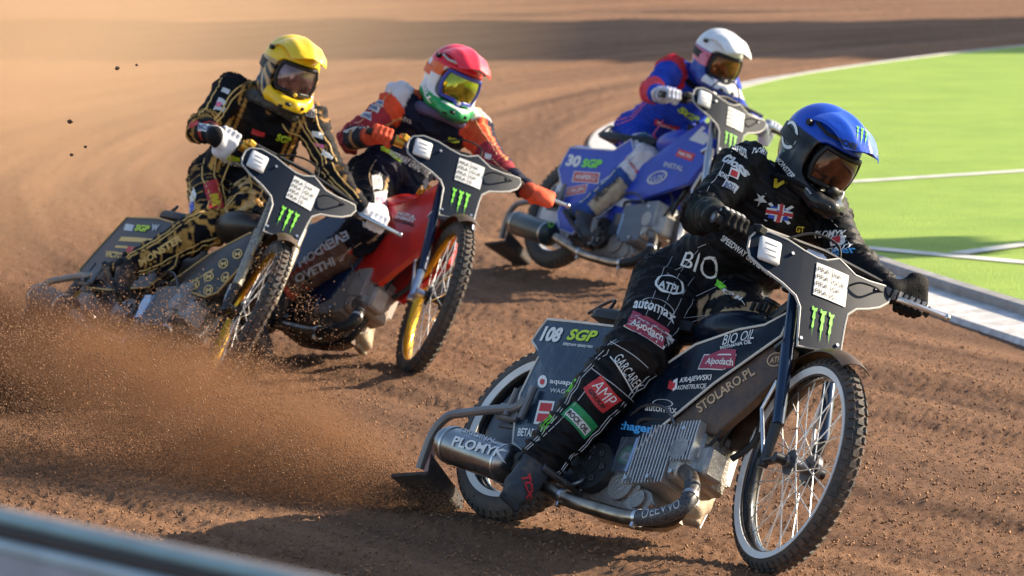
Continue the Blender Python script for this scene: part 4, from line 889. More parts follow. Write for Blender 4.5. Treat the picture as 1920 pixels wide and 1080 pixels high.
    Bm = A([[0, 1, 0], [-1, 0, 0], [0, 0, 1.0]]); Mh = Ry(rol) @ Rz(yaw) @ Bm @ Ry(pit); hs = cfg.get('hscale', 1.0)
    HL = lambda V: (A(V) * hs) @ Mh.T + H0; I3 = np.eye(3)
    P = [('ell', A([-.012, 0, .022]), (.146, .120, .132), I3, .02), ('ell', A([-.010, 0, -.045]), (.118, .100, .100), I3, .04)]
    for s in (-1, 1):
        for a, b, r1, r2 in (((-.01, .090, -.085), (.075, .080, -.106), .036, .031), ((.075, .080, -.106), (.150, .040, -.122), .031, .027), ((.150, .040, -.122), (.178, 0, -.122), .027, .027)):
            P.append(('cone', A([a[0], a[1] * s, a[2]]), A([b[0], b[1] * s, b[2]]), r1, r2, .03))
        P.append(('cone', A([.035, .092 * s, -.01]), A([.06, .080 * s, -.10]), .028, .032, .03))
    P.append(('box', A([.165, 0, -.018]), A([.110, .100, .068]), I3, .035, -.012)); P.append(('ell', A([-.01, 0, -.155]), (.085, .075, .075), I3, -.02))
    P.append(('ell', A([.10, 0, -.06]), (.075, .060, .035), I3, -.01))
    Vh, Qh = sdf_mesh(P, .0048); sc = cfg['shell'](Vh); hel = big_mesh('helmet', loc(HL(Vh)), Qh, SHELL, root, cols=sc); D['helmet'] = hel
    tr = lambda mb: mb.xf(lambda V: loc(HL(V)))
    # vents on the chin bar
    mb = MB()
    for s in (-1, 1):
        mb.rbox((.190, s * .026, -.116), (.012, .017, .007), .003, Rz(-s * .5)); mb.rbox((.168, s * .050, -.132), (.012, .014, .006), .003, Rz(-s * .7))
    mb.rbox((.205, 0, -.122), (.004, .014, .010), .003); tr(mb).build('chin_vent', cfg.get('ventm', BLACKP), hel)
    # peak
    nu, ns = 22, 14; V = []
    for lay in (0, 1):
        for i in range(ns + 1):
            q = i / ns
            for j in range(nu + 1):
                u = -1 + 2 * j / nu; x = .0 + q * .205 - .034 * abs(u) ** 2.5 * q; wdt = .112 - .012 * q - .018 * q * q; z = .150 + .012 * math.sin(q * 2.6) - .058 * q ** 2.0 - (.062 - .040 * q) * abs(u) ** 2.0 + .007 * math.exp(-(u / .16) ** 2) * (1 - q * .4) + .006 * math.exp(-((abs(u) - .62) / .12) ** 2) * math.sin(q * 3.1)
                V.append((x, u * wdt, z - lay * .0045))
    F = []; o = (ns + 1) * (nu + 1); w1 = nu + 1
    for i in range(ns):
        for j in range(nu): a = i * w1 + j; F.append((a, a + 1, a + w1 + 1, a + w1)); F.append((o + a, o + a + w1, o + a + w1 + 1, o + a + 1))
        F.append((i * w1, (i + 1) * w1, o + (i + 1) * w1, o + i * w1)); F.append((i * w1 + nu, o + i * w1 + nu, o + (i + 1) * w1 + nu, (i + 1) * w1 + nu))
    for j in range(nu): F.append((j, o + j, o + j + 1, j + 1)); F.append((ns * w1 + j, ns * w1 + j + 1, o + ns * w1 + j + 1, o + ns * w1 + j))
    V = A(V); pk = big = None; mb = MB(); mb.add(V, F); tr(mb); pk = mb.build('peak', cfg['peak'], hel, auto=50); D['peak'] = pk
    if cfg.get('under') is not None:
        mb = MB(); mb.tube([(.03, .108, .088), (.09, .104, .080), (.155, .075, .088), (.185, 0, .095), (.155, -.075, .088), (.09, -.104, .080), (.03, -.108, .088)], .006, 8); tr(mb).build('peak_edge', cfg['under'], hel)
    for s in (-1, 1): tr(MB().cyl((.012, s * .112, .075), (.012, s * .128, .075), .011, n=12)).build('peak_screw', BLACKP, hel)
    # goggles
    def gl_pt(u, v, off=0): ph = u * 1.12; z = -.014 + v * .056 - (.018 * max(0, 1 - abs(u) * 4.5)) * (v < 0) * (-v); r = .104 + off - .010 * v * v; return (.050 + r * math.cos(ph) * .95, r * math.sin(ph) * .95, z)
    V = []; F = []; nu, nv = 24, 8
    for j in range(nv + 1):
        for i in range(nu + 1): u = -1 + 2 * i / nu; v = -1 + 2 * j / nv; V.append(gl_pt(u * (1 - .10 * v * v), v))
    for j in range(nv):
        for i in range(nu): a = j * (nu + 1) + i; F.append((a, a + 1, a + nu + 2, a + nu + 1))
    mb = MB(); mb.add(V, F); tr(mb); gg = empty('goggles', (0, 0, 0)); gg.parent = root; gg.matrix_world = Matrix.Identity(4); gg.matrix_local = Matrix.Identity(4); WM[gg.name] = WM[root.name]
    mb.build('lens', cfg['lens'], gg, auto=None)
    per = [(u * .9, -1) for u in np.linspace(-1, 1, 25)] + [(1 - .10 * v * v if abs(v) < 1 else .9, v) for v in np.linspace(-.7, .7, 7)] + [(u * .9, 1) for u in np.linspace(1, -1, 25)] + [(-(1 - .10 * v * v), v) for v in np.linspace(.7, -.7, 7)]
    fr = MB().tube([gl_pt(u, v, .001) for u, v in per], .0085, 8, closed=True); tr(fr).build('goggle_frame', cfg.get('gframe', BLACKP), gg)
    for s in (-1, 1):
        sp = MB(); V = []; m = 14
        for i in range(m + 1):
            ph = math.radians(58 + i * 8.5)
            for dz in (-.019, .019):
                for off in (.0035, .0065):
                    z = -.004 + dz + .012 * (i / m); kx = math.sqrt(max(0.05, 1 - ((z - .0) / .14) ** 2)); V.append((-.012 + (.146 + off) * math.cos(ph) * kx, s * (.1205 + off) * math.sin(ph) * kx, z))
        F = []
        for i in range(m):
            a = i * 4; F += [(a, a + 4, a + 6, a + 2), (a + 1, a + 3, a + 7, a + 5), (a, a + 1, a + 5, a + 4), (a + 2, a + 6, a + 7, a + 3)]
        sp.add(V, F); tr(sp).build('goggle_strap', cfg.get('strap', BLACKP), gg)
    # tear-off post + breath guard
    ng = MB(); ng.ell((.150, 0, -.075), cfg.get('noser', (.006, .010, .008)), 14, 10); tr(ng).build('nose_guard', cfg.get('nose', BLACKP), gg)
    # collar
    cn = J['neck'] + unit(J['head'] - J['neck']) * .015; ax_ = unit(J['head'] - J['neck']); e1 = unit(sa - ax_ * (sa @ ax_)); e2 = np.cross(ax_, e1)
    ring = [cn + (e1 * math.cos(a) * .105 + e2 * math.sin(a) * .095) - ax_ * .012 * math.sin(a) for a in np.linspace(0, 2 * math.pi, 25)[:-1]]
    cl_ = MB().tube(ring, .030 if cfg.get('bigcollar') else cfg.get('collr', .016), 10, closed=True).xf(loc).build('collar', cfg.get('collar', mat('collar_fabric', (.006, .006, .007), .85, bump=.4, bscale=90, spec=.2)), root); D['collar'] = cl_
    return root
def stripe(c, m, k): c[m] = k
BLK_ = A([.006, .006, .008]); 
def paint_blue(V, N, seg, t, ang, J, f):
    c = np.tile(BLK_, (len(V), 1))
    for s in ('rfarm',): c[(seg == s)] = (.012, .016, .016)
    m = (seg == 'lshin'); q = vnoise(V[m] * 30, 2); c[m] = np.where((q > .56)[:, None], A([.38, .20, .05]), A([.03, .012, .012]))
    tan = vnoise(V * 20, 77); lk = ((seg == 'lthigh') & (tan > .74)) ; c[lk] = (.42, .28, .16)  # tan patches on the left thigh paint in sunlit cloth highlights
    return c
def paint_yellow(V, N, seg, t, ang, J, f):
    c = np.tile(A([.006, .006, .009]), (len(V), 1)); g1 = A([.50, .27, .07]); g2 = A([.28, .15, .05])
    def lines(m, cs, w_, k=g1):
        for a0 in cs: d = np.abs((ang - a0 + math.pi) % (2 * math.pi) - math.pi); c[m & (d < w_)] = k
    arm = np.isin(seg, ['luarm', 'lfarm']); lines(arm, (2.2,), .3, g2); n = vnoise(V * 34, 5); c[arm & (ang > -1.9) & (ang < -.3) & (n > .74)] = g2
    arm = np.isin(seg, ['ruarm']); c[(seg == 'ruarm') & (t > .75) & (np.abs((t * 14) % 1 - .5) < .22)] = g1
    c[(seg == 'rfarm') & (t < .28) & (np.abs((t * 16) % 1 - .5) < .25)] = g1; c[(seg == 'rfarm') & (t > .5) & (t < .62)] = (.45, .03, .02)
    leg = np.isin(seg, ['rthigh', 'lthigh', 'rshin', 'lshin']); ring_ = np.abs(((t * 5.5 + ang * .35) % 1) - .5); c[leg & (ring_ < .045)] = g1; pass
    kn = leg & (((np.isin(seg, ['rthigh', 'lthigh'])) & (t > .80)) | ((np.isin(seg, ['rshin', 'lshin'])) & (t < .14))); c[kn & (n > .52)] = g1 * 1.1; c[leg & (n > .80)] = g2
    sh = (seg == 'rshin') & (np.abs(ang) < .5) & (t > .2) & (t < .85); c[sh & (n > .55)] = g1
    tor = np.isin(seg, ['torso1', 'torso2']); x = (V - J['chest']) @ f['sa']; h = (V - J['pelvis']) @ f['spine']; c[tor & (np.abs(np.abs(x) - .15) < .010)] = g1; c[tor & (np.abs(np.abs(x) - .12) < .007)] = g1
    top = tor & (h > .55) & (n > .5); c[top] = g2
    c[(seg == 'lthigh') & (n > .66)] = A([.62, .42, .20]); return c
def paint_red(V, N, seg, t, ang, J, f):
    nav = A([.007, .010, .028]); c = np.tile(nav, (len(V), 1)); x = (V - J['chest']) @ f['sa']; h = (V - J['pelvis']) @ f['spine']; tor = np.isin(seg, ['torso1', 'torso2'])
    orr = A([.68, .085, .035]); mar = A([.30, .030, .045]); whi = A([.62, .60, .64])
    c[(seg == 'ruarm')] = mar; c[(seg == 'ruarm') & (t < .35)] = orr; up = (ang > -1.0) & (ang < 1.6)
    c[(seg == 'luarm')] = orr; c[(seg == 'luarm') & (t > .6)] = mar; c[(seg == 'lfarm') & (t < .45)] = mar * .8; c[(seg == 'luarm') & ((ang < -1.2))] = nav
    c[(seg == 'rfarm')] = A([.03, .035, .05]); c[(seg == 'rfarm') & (np.abs(t - .52) < .05)] = A([.5, .3, .14])
    shd = tor & (np.abs(x) > .105) & (h > .34); c[shd] = orr; c[tor & (np.abs(x) > .09) & (h > .43)] = whi; c[(np.isin(seg, ['ruarm', 'luarm'])) & (t < .10)] = whi
    c[np.isin(seg, ['ruarm', 'luarm']) & (np.abs(ang + .95) < .09)] = A([.6, .33, .14])
    for s in ('rthigh', 'lthigh'):
        m = seg == s; c[m & (np.abs(ang + .9) < .07)] = A([.5, .33, .16]); c[m] = c[m]
    c[np.isin(seg, ['rthigh']) & (np.abs(ang + .9) >= .07)] = A([.008, .009, .015])
    m = seg == 'rshin'; c[m] = A([.17, .095, .07]); c[m & (np.abs(ang - .75) < .08)] = A([.45, .05, .04]); c[m & (np.abs(ang + .15) < .07)] = A([.30, .17, .10]); c[m & (ang > 1.1)] = nav
    return c
def paint_white(V, N, seg, t, ang, J, f):
    bl = A([.016, .05, .40]); c = np.tile(bl, (len(V), 1)); wh = A([.62, .60, .62]); pk = A([.70, .07, .10]); x = (V - J['chest']) @ f['sa']; h = (V - J['pelvis']) @ f['spine']
    tor = np.isin(seg, ['torso1', 'torso2']); c[tor & (np.abs(x) > .12) & (h > .42)] = A([.6, .02, .04])
    m = seg == 'rfarm'; c[m & (t < .5)] = pk; c[(seg == 'ruarm') & (t > .82)] = pk; c[(seg == 'ruarm') & (t < .12)] = A([.6, .02, .04]); c[m & (t > .8)] = wh
    m = seg == 'rthigh'; c[m & (np.abs(ang) < 1.2) & (t > .5)] = wh; c[m & (t > .55) & (t < .68)] = A([.03, .06, .2]); c[m & (ang < -1.3) & (t > .1)] = pk
    m = seg == 'rshin'; c[m & (t < .30)] = wh; c[m & (t > .10) & (t < .20) & (np.abs(ang) < 1.0)] = A([.6, .10, .10]); c[m & (t >= .30)] = A([.03, .07, .25]); c[m & (t > .40) & (t < .92) & (np.abs(ang + .25) < .75)] = A([.50, .40, .28])
    c[(seg == 'luarm') & (t > .3) & (t < .7)] = wh; c[(seg == 'lfarm') & (np.abs(ang) < .8)] = wh; c[seg == 'neck'] = A([.02, .02, .03])
    return c
def sh_blue(V):
    c = np.tile(A([.006, .006, .008]), (len(V), 1)); top = V[:, 2] > .042 + .25 * np.clip(V[:, 0] - .02, -1, 1) * 0 ; c[top] = (.006, .065, .50)
    m = (V[:, 2] < .02) & (V[:, 0] < -.02) & (vnoise(V * 40, 4) > .62); c[m] = (.10, .32, .08)
    return c
def sh_yellow(V):
    c = np.tile(A([.50, .30, .12]), (len(V), 1)); c[V[:, 2] > .035] = (.85, .56, .01); q = np.abs(((V[:, 0] * .9 + V[:, 2] * 1.1) * 22) % 1 - .5); low = V[:, 2] < .015; c[low & (q < .27)] = (.015, .014, .016); c[low & (V[:, 0] > .09)] = (.82, .50, .01)
    c[low & (V[:, 2] < -.138) & (V[:, 0] > .05)] = (.03, .03, .03); c[(V[:, 0] < .0) & (V[:, 2] < -.02)] = (.02, .018, .016); return c
def sh_red(V):
    c = np.tile(A([.68, .68, .70]), (len(V), 1)); c[V[:, 2] > .048] = (.72, .025, .05); c[(V[:, 2] < .048) & (V[:, 2] > .0) & (V[:, 0] < .07) & (V[:, 0] > -.03)] = (.75, .15, .02)
    low = V[:, 2] < -.082 - .5 * (V[:, 0] - .08) * (V[:, 0] > .0) * .3; c[low] = (.01, .30, .09); c[(V[:, 2] < -.135)] = (.008, .12, .06); c[(V[:, 0] > .13) & (V[:, 2] > -.095)] = (.68, .68, .70); return c
def sh_white(V):
    c = np.tile(A([.03, .06, .30]), (len(V), 1)); c[V[:, 2] > .035] = (.74, .74, .76); c[(V[:, 2] < .03) & (V[:, 2] > -.045 ) & (V[:, 0] < .08)] = (.62, .16, .24); c[(V[:, 0] > .10) & (V[:, 2] < -.04)] = (.62, .62, .66); c[V[:, 2] < -.12] = (.04, .07, .25); return c
PEAKB = mat('blue_peak', (.006, .075, .55), .3, coat=.6, dirt=.03, var=.04, bump=.30, bscale=12); PEAKY = mat('yellow_peak', (.85, .56, .01), .35, coat=.4, dirt=.04, bump=.30, bscale=12); PEAKR = mat('red_peak', (.75, .02, .045), .35, coat=.4, dirt=.04, bump=.30, bscale=12); PEAKW = mat('white_peak', (.74, .74, .76), .4, dirt=.03, bump=.30, bscale=12)
L_BR = mat('bronze_lens', (.11, .055, .035), .12, .8, var=.25, vscale=18); L_CL = mat('smoky_lens', (.16, .10, .10), .12, .7, var=.3, vscale=20); L_GR = mat('green_gold_lens', (.30, .30, .04), .12, .85, var=.3, vscale=16); L_DK = mat('dark_amber_lens', (.14, .05, .015), .15, .7, var=.3, vscale=20)
GW, GO, GK = (.62, .62, .66), (.75, .11, .05), (.007, .007, .008)
def fix_blue(J):
    J['lan'] = J['lan'] + A([-.015, .0, -.035]); J['ltoe'] = J['lan'] + A([-.05, -.13, -.10])
person('blue', 'rider in a black race suit and blue helmet leaning on the front motorcycle', dict(paint=paint_blue, suit=SUITB, shell=sh_blue, peak=PEAKB, lens=L_BR, head=(37, 8, 26), collr=.009, noser=(.016, .026, .020), glove=GK, glove2=(.30, .31, .33), boot=(.045, .05, .058), boot2=(.42, .34, .24), dust=.05, legb=1.2, bulk=1.05, hscale=1.05, bdust=.35, bootk=1.2, footk=.6, fixJ=fix_blue, under=BLACKP, fold=1.0, seams=(('rhip', 'rkn', (-.5, -.15, .2, .6), .0011, SILV, .05), ('rkn', 'ran', (-.9, -.75, .95, 1.1), .0016, SILV, .1), ('pelvis', 'chest', (-.6, .7), .0011, SILV, .1), ('rsh', 'rel', (.9,), .0011, SILV, .1), ('lsh', 'lel', (-.2,), .0011, SILV, .1))))
person('yellow', 'rider in a black suit with gold lines, yellow helmet and white gloves', dict(paint=paint_yellow, shell=sh_yellow, peak=PEAKY, lens=L_CL, head=(24, 2, 20), glove=GW, boot=(.03, .025, .025), hscale=1.04, dust=.12, cuff=(.01, .01, .012), gframe=BLACKP, collar=mat('knit_collar', (.05, .045, .04), .8, bump=.8, bscale=80, var=.4, vscale=40), bigcollar=True, seams=(('lsh', 'lel', (.1, .35, .9, -.6), .0040, GOLDI, .15), ('lel', 'lwr', (.1, .4, -.5), .0040, GOLDI, .12), ('rsh', 'rel', (-.5, -.2, .9), .0040, GOLDI, .15), ('rhip', 'rkn', (-.7, -.45, .1, .9, 1.15), .0040, GOLDI, .2), ('rkn', 'ran', (-.9, -.6, .75, 1.0), .0040, GOLDI, .1), ('lhip', 'lkn', (-.4, .2), .0040, GOLDI, .2)), nose=mat('yellow_nose', (.6, .45, .05), .5)))
person('red', 'rider in a navy and orange suit with red, white and green helmet and orange gloves', dict(paint=paint_red, shell=sh_red, peak=PEAKR, lens=L_GR, head=(26, 2, 24), glove=GO, boot=(.02, .02, .025), boot2=(.40, .32, .22), boot_stripe=(.70, .08, .03), hscale=1.04, dust=.12, gframe=mat('blue_frame', (.03, .05, .35), .4), collar=mat('purple_collar', (.06, .05, .12), .6, var=.3), bigcollar=True, seams=(('rsh', 'rel', (.75,), .0024, TANI, .1), ('lsh', 'lel', (-.5,), .0026, TANI, .1), ('lel', 'lwr', (-.4,), .0026, TANI, .1), ('rhip', 'rkn', (-.3, .6), .0026, TANI, .3), ('rkn', 'ran', (-.2,), .0022, TANI, .05)), strap=mat('orange_strap', (.7, .13, .03), .6), under=TRIM, nose=TRIM))
person('white', 'rider in a blue, pink and white suit and white helmet, farthest back', dict(paint=paint_white, shell=sh_white, peak=PEAKW, lens=L_DK, head=(30, 8, 18), glove=(.50, .52, .62), glove2=(.04, .07, .3), boot=(.05, .055, .065), boot2=(.42, .36, .28), hscale=1.04, dust=.15, bdust=.35, seams=(('pelvis', 'chest', (-.9, -.75), .0035, PINKI, .1), ('rhip', 'rkn', (-1.1, 1.0), .0035, PINKI, .1), ('rkn', 'ran', (-1.2, 1.2), .003, WHT, .1)), nose=TRIM))
# ================================================================== lettering and marks
T2 = text2d
def sub(q, u0, v0, u1, v1):
    bl, br, tl = [A(x, float) for x in q]; f = lambda u, v: tuple(bl + (br - bl) * u + (tl - bl) * v); return f(u0, v0), f(u1, v0), f(u0, v1)
def txt(o, s, q, m, bold=.02, shear=0, lift=.0032, cuts=14, **k):
    if o.name.startswith('body'): lift = lift + .0026
    return _txt(o, s, q, m, bold, shear, lift, cuts, **k)
def _txt(o, s, q, m, bold, shear, lift, cuts, **k): return decal(o, T2(s, bold, shear, cuts), *q, m, lift=lift, **k)
def patch(o, q, m, n=6, lift=.0018, name='sponsor_patch', **k):
    if o.name.startswith('body'): lift = lift + .0016; n = n * 2
    return decal(o, poly2d('rect', n), *q, m, name=name, lift=lift, **k)
def ring(o, q, m, w_=.07, lift=.003, **k):
    if o.name.startswith('body'): lift = lift + .002
    return decal(o, ring2d(w_=w_), *q, m, name='ring_mark', lift=lift, **k)
def claw(o, q, m=GRN, **k): return decal(o, claw2d(), *q, m, name='claw_mark', lift=.003, **k)
Z = LOG['blue']; b = Z['body']
# front rider
ring(b, ((1222, 548), (1276, 566), (1234, 514)), WHT, .08); txt(b, 'ATPI', ((1232, 542), (1268, 553), (1237, 527)), WHT, .03)
txt(b, 'automax', ((1186, 580), (1264, 610), (1191, 562)), WHT, .02); ring(b, ((1200, 575), (1262, 598), (1206, 556)), SILV, .03)
q = ((1172, 612), (1243, 653), (1187, 582)); patch(b, sub(q, -.03, -.05, 1.03, 1.05), WHT, 6, .0014); patch(b, q, WINE, 6, .0022); txt(b, 'Alpodach', sub(q, .07, .15, .93, .60), WHT)
txt(b, 'GARCAREK', ((1150, 672), (1193, 734), (1166, 661)), WHT, .0); patch(b, ((1143, 670), (1186, 738), (1145, 668)), WHT, 5)
q = ((1094, 727), (1131, 775), (1128, 703)); patch(b, q, REDI); txt(b, 'AMP', sub(q, .10, .38, .92, .92), WHT, -.005); txt(b, 'GROUP', sub(q, .15, .08, .9, .28), BLK, .03, lift=.0045)
q = ((1055, 777), (1096, 821), (1077, 756)); patch(b, sub(q, -.04, -.10, 1.04, 1.06), DGRN, 6, .0016); patch(b, sub(q, .03, .10, .97, .62), WHT, 6, .0026); txt(b, 'ROCK OIL', sub(q, .06, .18, .94, .54), BLK, .03, lift=.0045)
claw(b, ((1048, 742), (1062, 752), (1074, 708))); claw(b, ((1004, 812), (1018, 822), (1020, 770)))
q = ((1275, 499), (1341, 529), (1286, 473)); txt(b, 'BIO', q, WHT, .0); txt(b, 'OIL', ((1352, 546), (1396, 574), (1358, 526)), WHT, .0); patch(b, ((1340, 536), (1354, 543), (1345, 524)), GRN)
txt(b, 'SPEEDWAY GRAND PRIX', ((1350, 450), (1444, 520), (1356, 440)), WHT, .02)
q = ((1432, 412), (1482, 420), (1440, 380)); patch(b, sub(q, .12, .15, .88, .85), BLUEI)
for u, v, du, dv, m, l in ((0, .30, 1, .40, WHT, .0024), (.35, 0, .3, 1, WHT, .0024), (-.02, .40, 1.04, .2, REDI, .0036), (.43, -.05, .14, 1.1, REDI, .0036)): patch(b, sub(q, u, v, u + du, v + dv), m, 3, l, name='flag_stripe')
decal(b, (A([(0, .0), (.1, -.05), (1, .95), (.9, 1.05)]), [(0, 1, 2, 3)]), *q, WHT, name='flag_stripe', lift=.003); decal(b, (A([(.9, -.05), (1, .05), (.1, 1.05), (0, .95)]), [(0, 1, 2, 3)]), *q, WHT, name='flag_stripe', lift=.003)
txt(b, 'GT', ((1489, 434), (1505, 436), (1491, 423)), YELI); decal(b, (A([(0, .5), (.4, .4), (.3, 0), (.6, .35), (1, .3), (.7, .6), (.9, 1), (.5, .75), (.2, 1), (.35, .65)]), [tuple(range(10))]), (1412, 388), (1438, 388), (1414, 362), SILV, name='emblem')
txt(b, 'PLOMYK', ((1408, 290), (1438, 297), (1411, 279)), WHT, .03); txt(b, 'Gloss', ((1352, 304), (1402, 340), (1360, 287)), SILV, .05, .3)
q = ((1365, 330), (1383, 338), (1370, 314)); patch(b, q, WHT); patch(b, sub(q, .15, .15, .85, .85), REDI, 4, .003); txt(b, 'BETARD', ((1347, 331), (1364, 341), (1350, 323)), WHT); patch(b, ((1352, 350), (1376, 364), (1360, 338)), SILV); txt(b, 'BOLL', ((1354, 352), (1374, 363), (1360, 342)), NAVYI, .02, lift=.004)
txt(b, 'CLUB RIDER', ((1372, 280), (1402, 300), (1377, 272)), WHT)
txt(b, 'PLOMYK', ((1528, 447), (1583, 444), (1530, 433)), WHT, .03); q = ((1558, 462), (1582, 458), (1558, 444)); patch(b, q, WHT); patch(b, sub(q, .15, .15, .8, .85), REDI, 4, .003); txt(b, 'BETARD', ((1550, 475), (1590, 466), (1550, 466)), WHT); txt(b, ':hager', ((1562, 486), (1604, 478), (1562, 469)), CYAN)
decal(b, (A([(0, 0), (.25, .1), (1, .9), (.8, 1), (.3, .5), (.2, 1), (0, .9)]), [tuple(range(7))]), (1450, 352), (1476, 362), (1452, 328), YELI, name='collar_mark')
for x0, y0, x1, y1 in ((1108, 690, 1208, 775), (1145, 640, 1215, 690), (1000, 835, 1100, 730)):      # seams
    bb_ = bvh(b); P = [];
    for i in range(13):
        t = i / 12; h_ = hit(b, x0 + (x1 - x0) * t + 6 * math.sin(t * 3.1), y0 + (y1 - y0) * t)
        if h_ is not None: P.append(to_local(b, (h_[0] + h_[1] * .001)[None])[0])
    if len(P) > 3: MB().tube(P, .0016, 5).build('seam', SILV, b)
txt(Z['bootr'], 'TCX', ((974, 892), (984, 938), (994, 888)), REDI, .05)
txt(Z['sil'], 'PLOMYK', ((836, 824), (950, 871), (845, 806)), WHT, .03); txt(Z['sil'], 'ORIGINAL', ((862, 809), (930, 834), (866, 799)), SILV, .01)
r = Z['rear_panel']; txt(r, '108', ((1012, 640), (1048, 643), (1023, 612)), WHT, .05, .1); txt(r, 'SGP', ((1062, 638), (1116, 642), (1070, 617)), LIME, .04, .2); txt(r, 'SPEEDWAY GRAND PRIX', ((1056, 648), (1112, 654), (1058, 643)), WHT)
txt(r, 'aquapol', ((1031, 722), (1082, 727), (1033, 710)), WHT, .02); txt(r, 'WAGO', ((1031, 736), (1070, 740), (1033, 728)), SILV); decal(r, disc2d(), (1008, 728), (1026, 728), (1010, 704), WHT, name='round_mark'); decal(r, disc2d(), (1013, 722), (1022, 722), (1014, 711), REDI, name='round_mark', lift=.004)
q = ((1001, 795), (1030, 797), (1012, 751)); patch(r, q, WHT); patch(r, sub(q, .15, .1, .9, .45), REDI, 2, .0035); patch(r, sub(q, .15, .55, .9, .9), REDI, 2, .0035); txt(r, 'BETARD', ((971, 818), (1010, 820), (974, 803)), WHT, .03)
s_ = Z['side_cover']; txt(s_, 'BIO OIL', ((1355, 648), (1414, 636), (1359, 628)), WHT, .0); txt(s_, 'WITHANIA OIL', ((1350, 657), (1410, 645), (1351, 650)), WHT)
q = ((1311, 691), (1382, 697), (1325, 658)); patch(s_, sub(q, -.02, -.06, 1.02, .8), WHT, 3, .0018); patch(s_, sub(q, .0, 0, 1, .74), WINE, 3, .003); decal(s_, (A([(.08, .7), (.98, .7), (.95, 1.05), (.55, 1.12)]), [(0, 1, 2, 3)]), *q, WINE, name='sponsor_patch', lift=.003); txt(s_, 'Alpodach', sub(q, .12, .14, .88, .60), WHT, lift=.0045)
txt(s_, 'KRAJEWSKI', ((1274, 721), (1335, 716), (1278, 709)), WHT, .02, .15); txt(s_, 'KONSTRUKCJE', ((1270, 734), (1325, 731), (1273, 723)), WHT, .01, .1); patch(s_, ((1252, 728), (1264, 734), (1256, 713)), REDI, 1); patch(s_, ((1262, 734), (1270, 729), (1263, 714)), WHT, 1)
txt(s_, 'automax', ((1210, 770), (1272, 777), (1212, 758)), WHT, .01); decal(s_, ring2d(w_=.06), (1222, 762), (1262, 766), (1226, 748), SILV, name='ring_mark'); txt(s_, ':hager', ((1163, 810), (1228, 820), (1168, 790)), CYAN, .03); txt(s_, 'GR', ((1066, 876), (1098, 880), (1070, 855)), WHT, .05)
f_ = Z['lower_fairing']; txt(f_, 'STOLARO.PL', ((1313, 776), (1418, 702), (1305, 760)), TANI, .02); ring(f_, ((1438, 690), (1470, 686), (1440, 664)), TANI); txt(f_, 'ATPI', ((1444, 682), (1466, 678), (1446, 672)), TANI)
for i, wd in enumerate((0, 1, 2)): txt(Z['wrap'], 'DEVO'[i:i + 2], ((1205 + i * 24, 972 - i * 6), (1227 + i * 24, 966 - i * 7), (1203 + i * 24, 955 - i * 6)), SILV, -.01, lift=.0015)
h = Z['helmet']; ring(h, ((1464, 276), (1492, 284), (1470, 222)), WHT, .12); txt(h, 'MONSTER', ((1454, 300), (1484, 336), (1462, 294)), WHT, .02); txt(h, 'oakley', ((1505, 350), (1520, 366), (1508, 346)), SILV)
pk = Z['peak']; txt(pk, 'SHOEI', ((1556, 264), (1604, 282), (1560, 252)), BLK, .04, parent=h); claw(pk, ((1603, 268), (1624, 278), (1606, 236)), parent=h)
# yellow-helmet rider
Z = LOG['yellow']; b = Z['body']
txt(b, 'SGP', ((516, 262), (543, 269), (519, 248)), LIME, .04, .2); patch(b, ((471, 250), (496, 256), (474, 240)), REDI); txt(b, 'SPEEDWAY GRAND PRIX', ((414, 300), (473, 322), (416, 291)), WHT, .02); patch(b, ((406, 287), (450, 303), (409, 279)), LIME)
q = ((393, 394), (421, 390), (381, 346)); patch(b, q, REDI); patch(b, sub(q, .2, .1, .8, .55), YELI, 4, .003); patch(b, ((346, 392), (360, 412), (357, 346)), WHT); patch(b, ((350, 408), (366, 410), (352, 380)), BLUEI, 3, .003)
for q in (((405, 193), (420, 200), (410, 183)), ((398, 207), (418, 212), (402, 199)), ((414, 172), (428, 178), (418, 164))): patch(b, q, SILV, 3)
patch(b, ((403, 199), (412, 202), (406, 192)), PINKI, 2, .003); patch(b, ((372, 246), (396, 250), (374, 230)), SILV, 4); patch(b, ((356, 240), (372, 234), (358, 230)), REDI, 3); txt(b, 'NICE', ((374, 244), (394, 247), (375, 234)), NAVYI, .02, lift=.004)
q = ((574, 218), (592, 222), (570, 190)); patch(b, q, SILV, 4); 
for i in range(3): patch(b, sub(q, .15 + .28 * i, .1, .28 + .28 * i, .9), NAVYI, 2, .003)
for q in (((584, 258), (606, 262), (585, 246)), ((590, 275), (608, 280), (590, 268)), ((602, 290), (622, 300), (606, 280))): patch(b, q, WHT if q[0][1] != 275 else PINKI, 3)
txt(b, 'MONSTER', ((262, 502), (342, 452), (258, 488)), GOLDI, .05); txt(b, 'VULCAN', ((280, 524), (352, 482), (276, 512)), WHT, .02); patch(b, ((424, 415), (446, 404), (420, 408)), SILV, 3)
r = Z['rear_panel']; txt(r, 'SGP', ((252, 433), (279, 436), (256, 421)), LIME, .05, .2); patch(r, ((232, 432), (248, 434), (236, 420)), SILV, 2); txt(r, 'W', ((283, 433), (296, 434), (287, 421)), SILV, .05); patch(r, ((222, 452), (290, 456), (228, 444)), GOLDI, 2); patch(r, ((215, 464), (280, 470), (218, 460)), GOLDI, 2); txt(r, 'VICTOR', ((196, 482), (236, 488), (200, 470)), GOLDI, .05); patch(r, ((232, 482), (250, 484), (240, 462)), REDI, 2); patch(r, ((248, 480), (268, 478), (252, 466)), SILV, 2)
s_ = Z['side_cover']
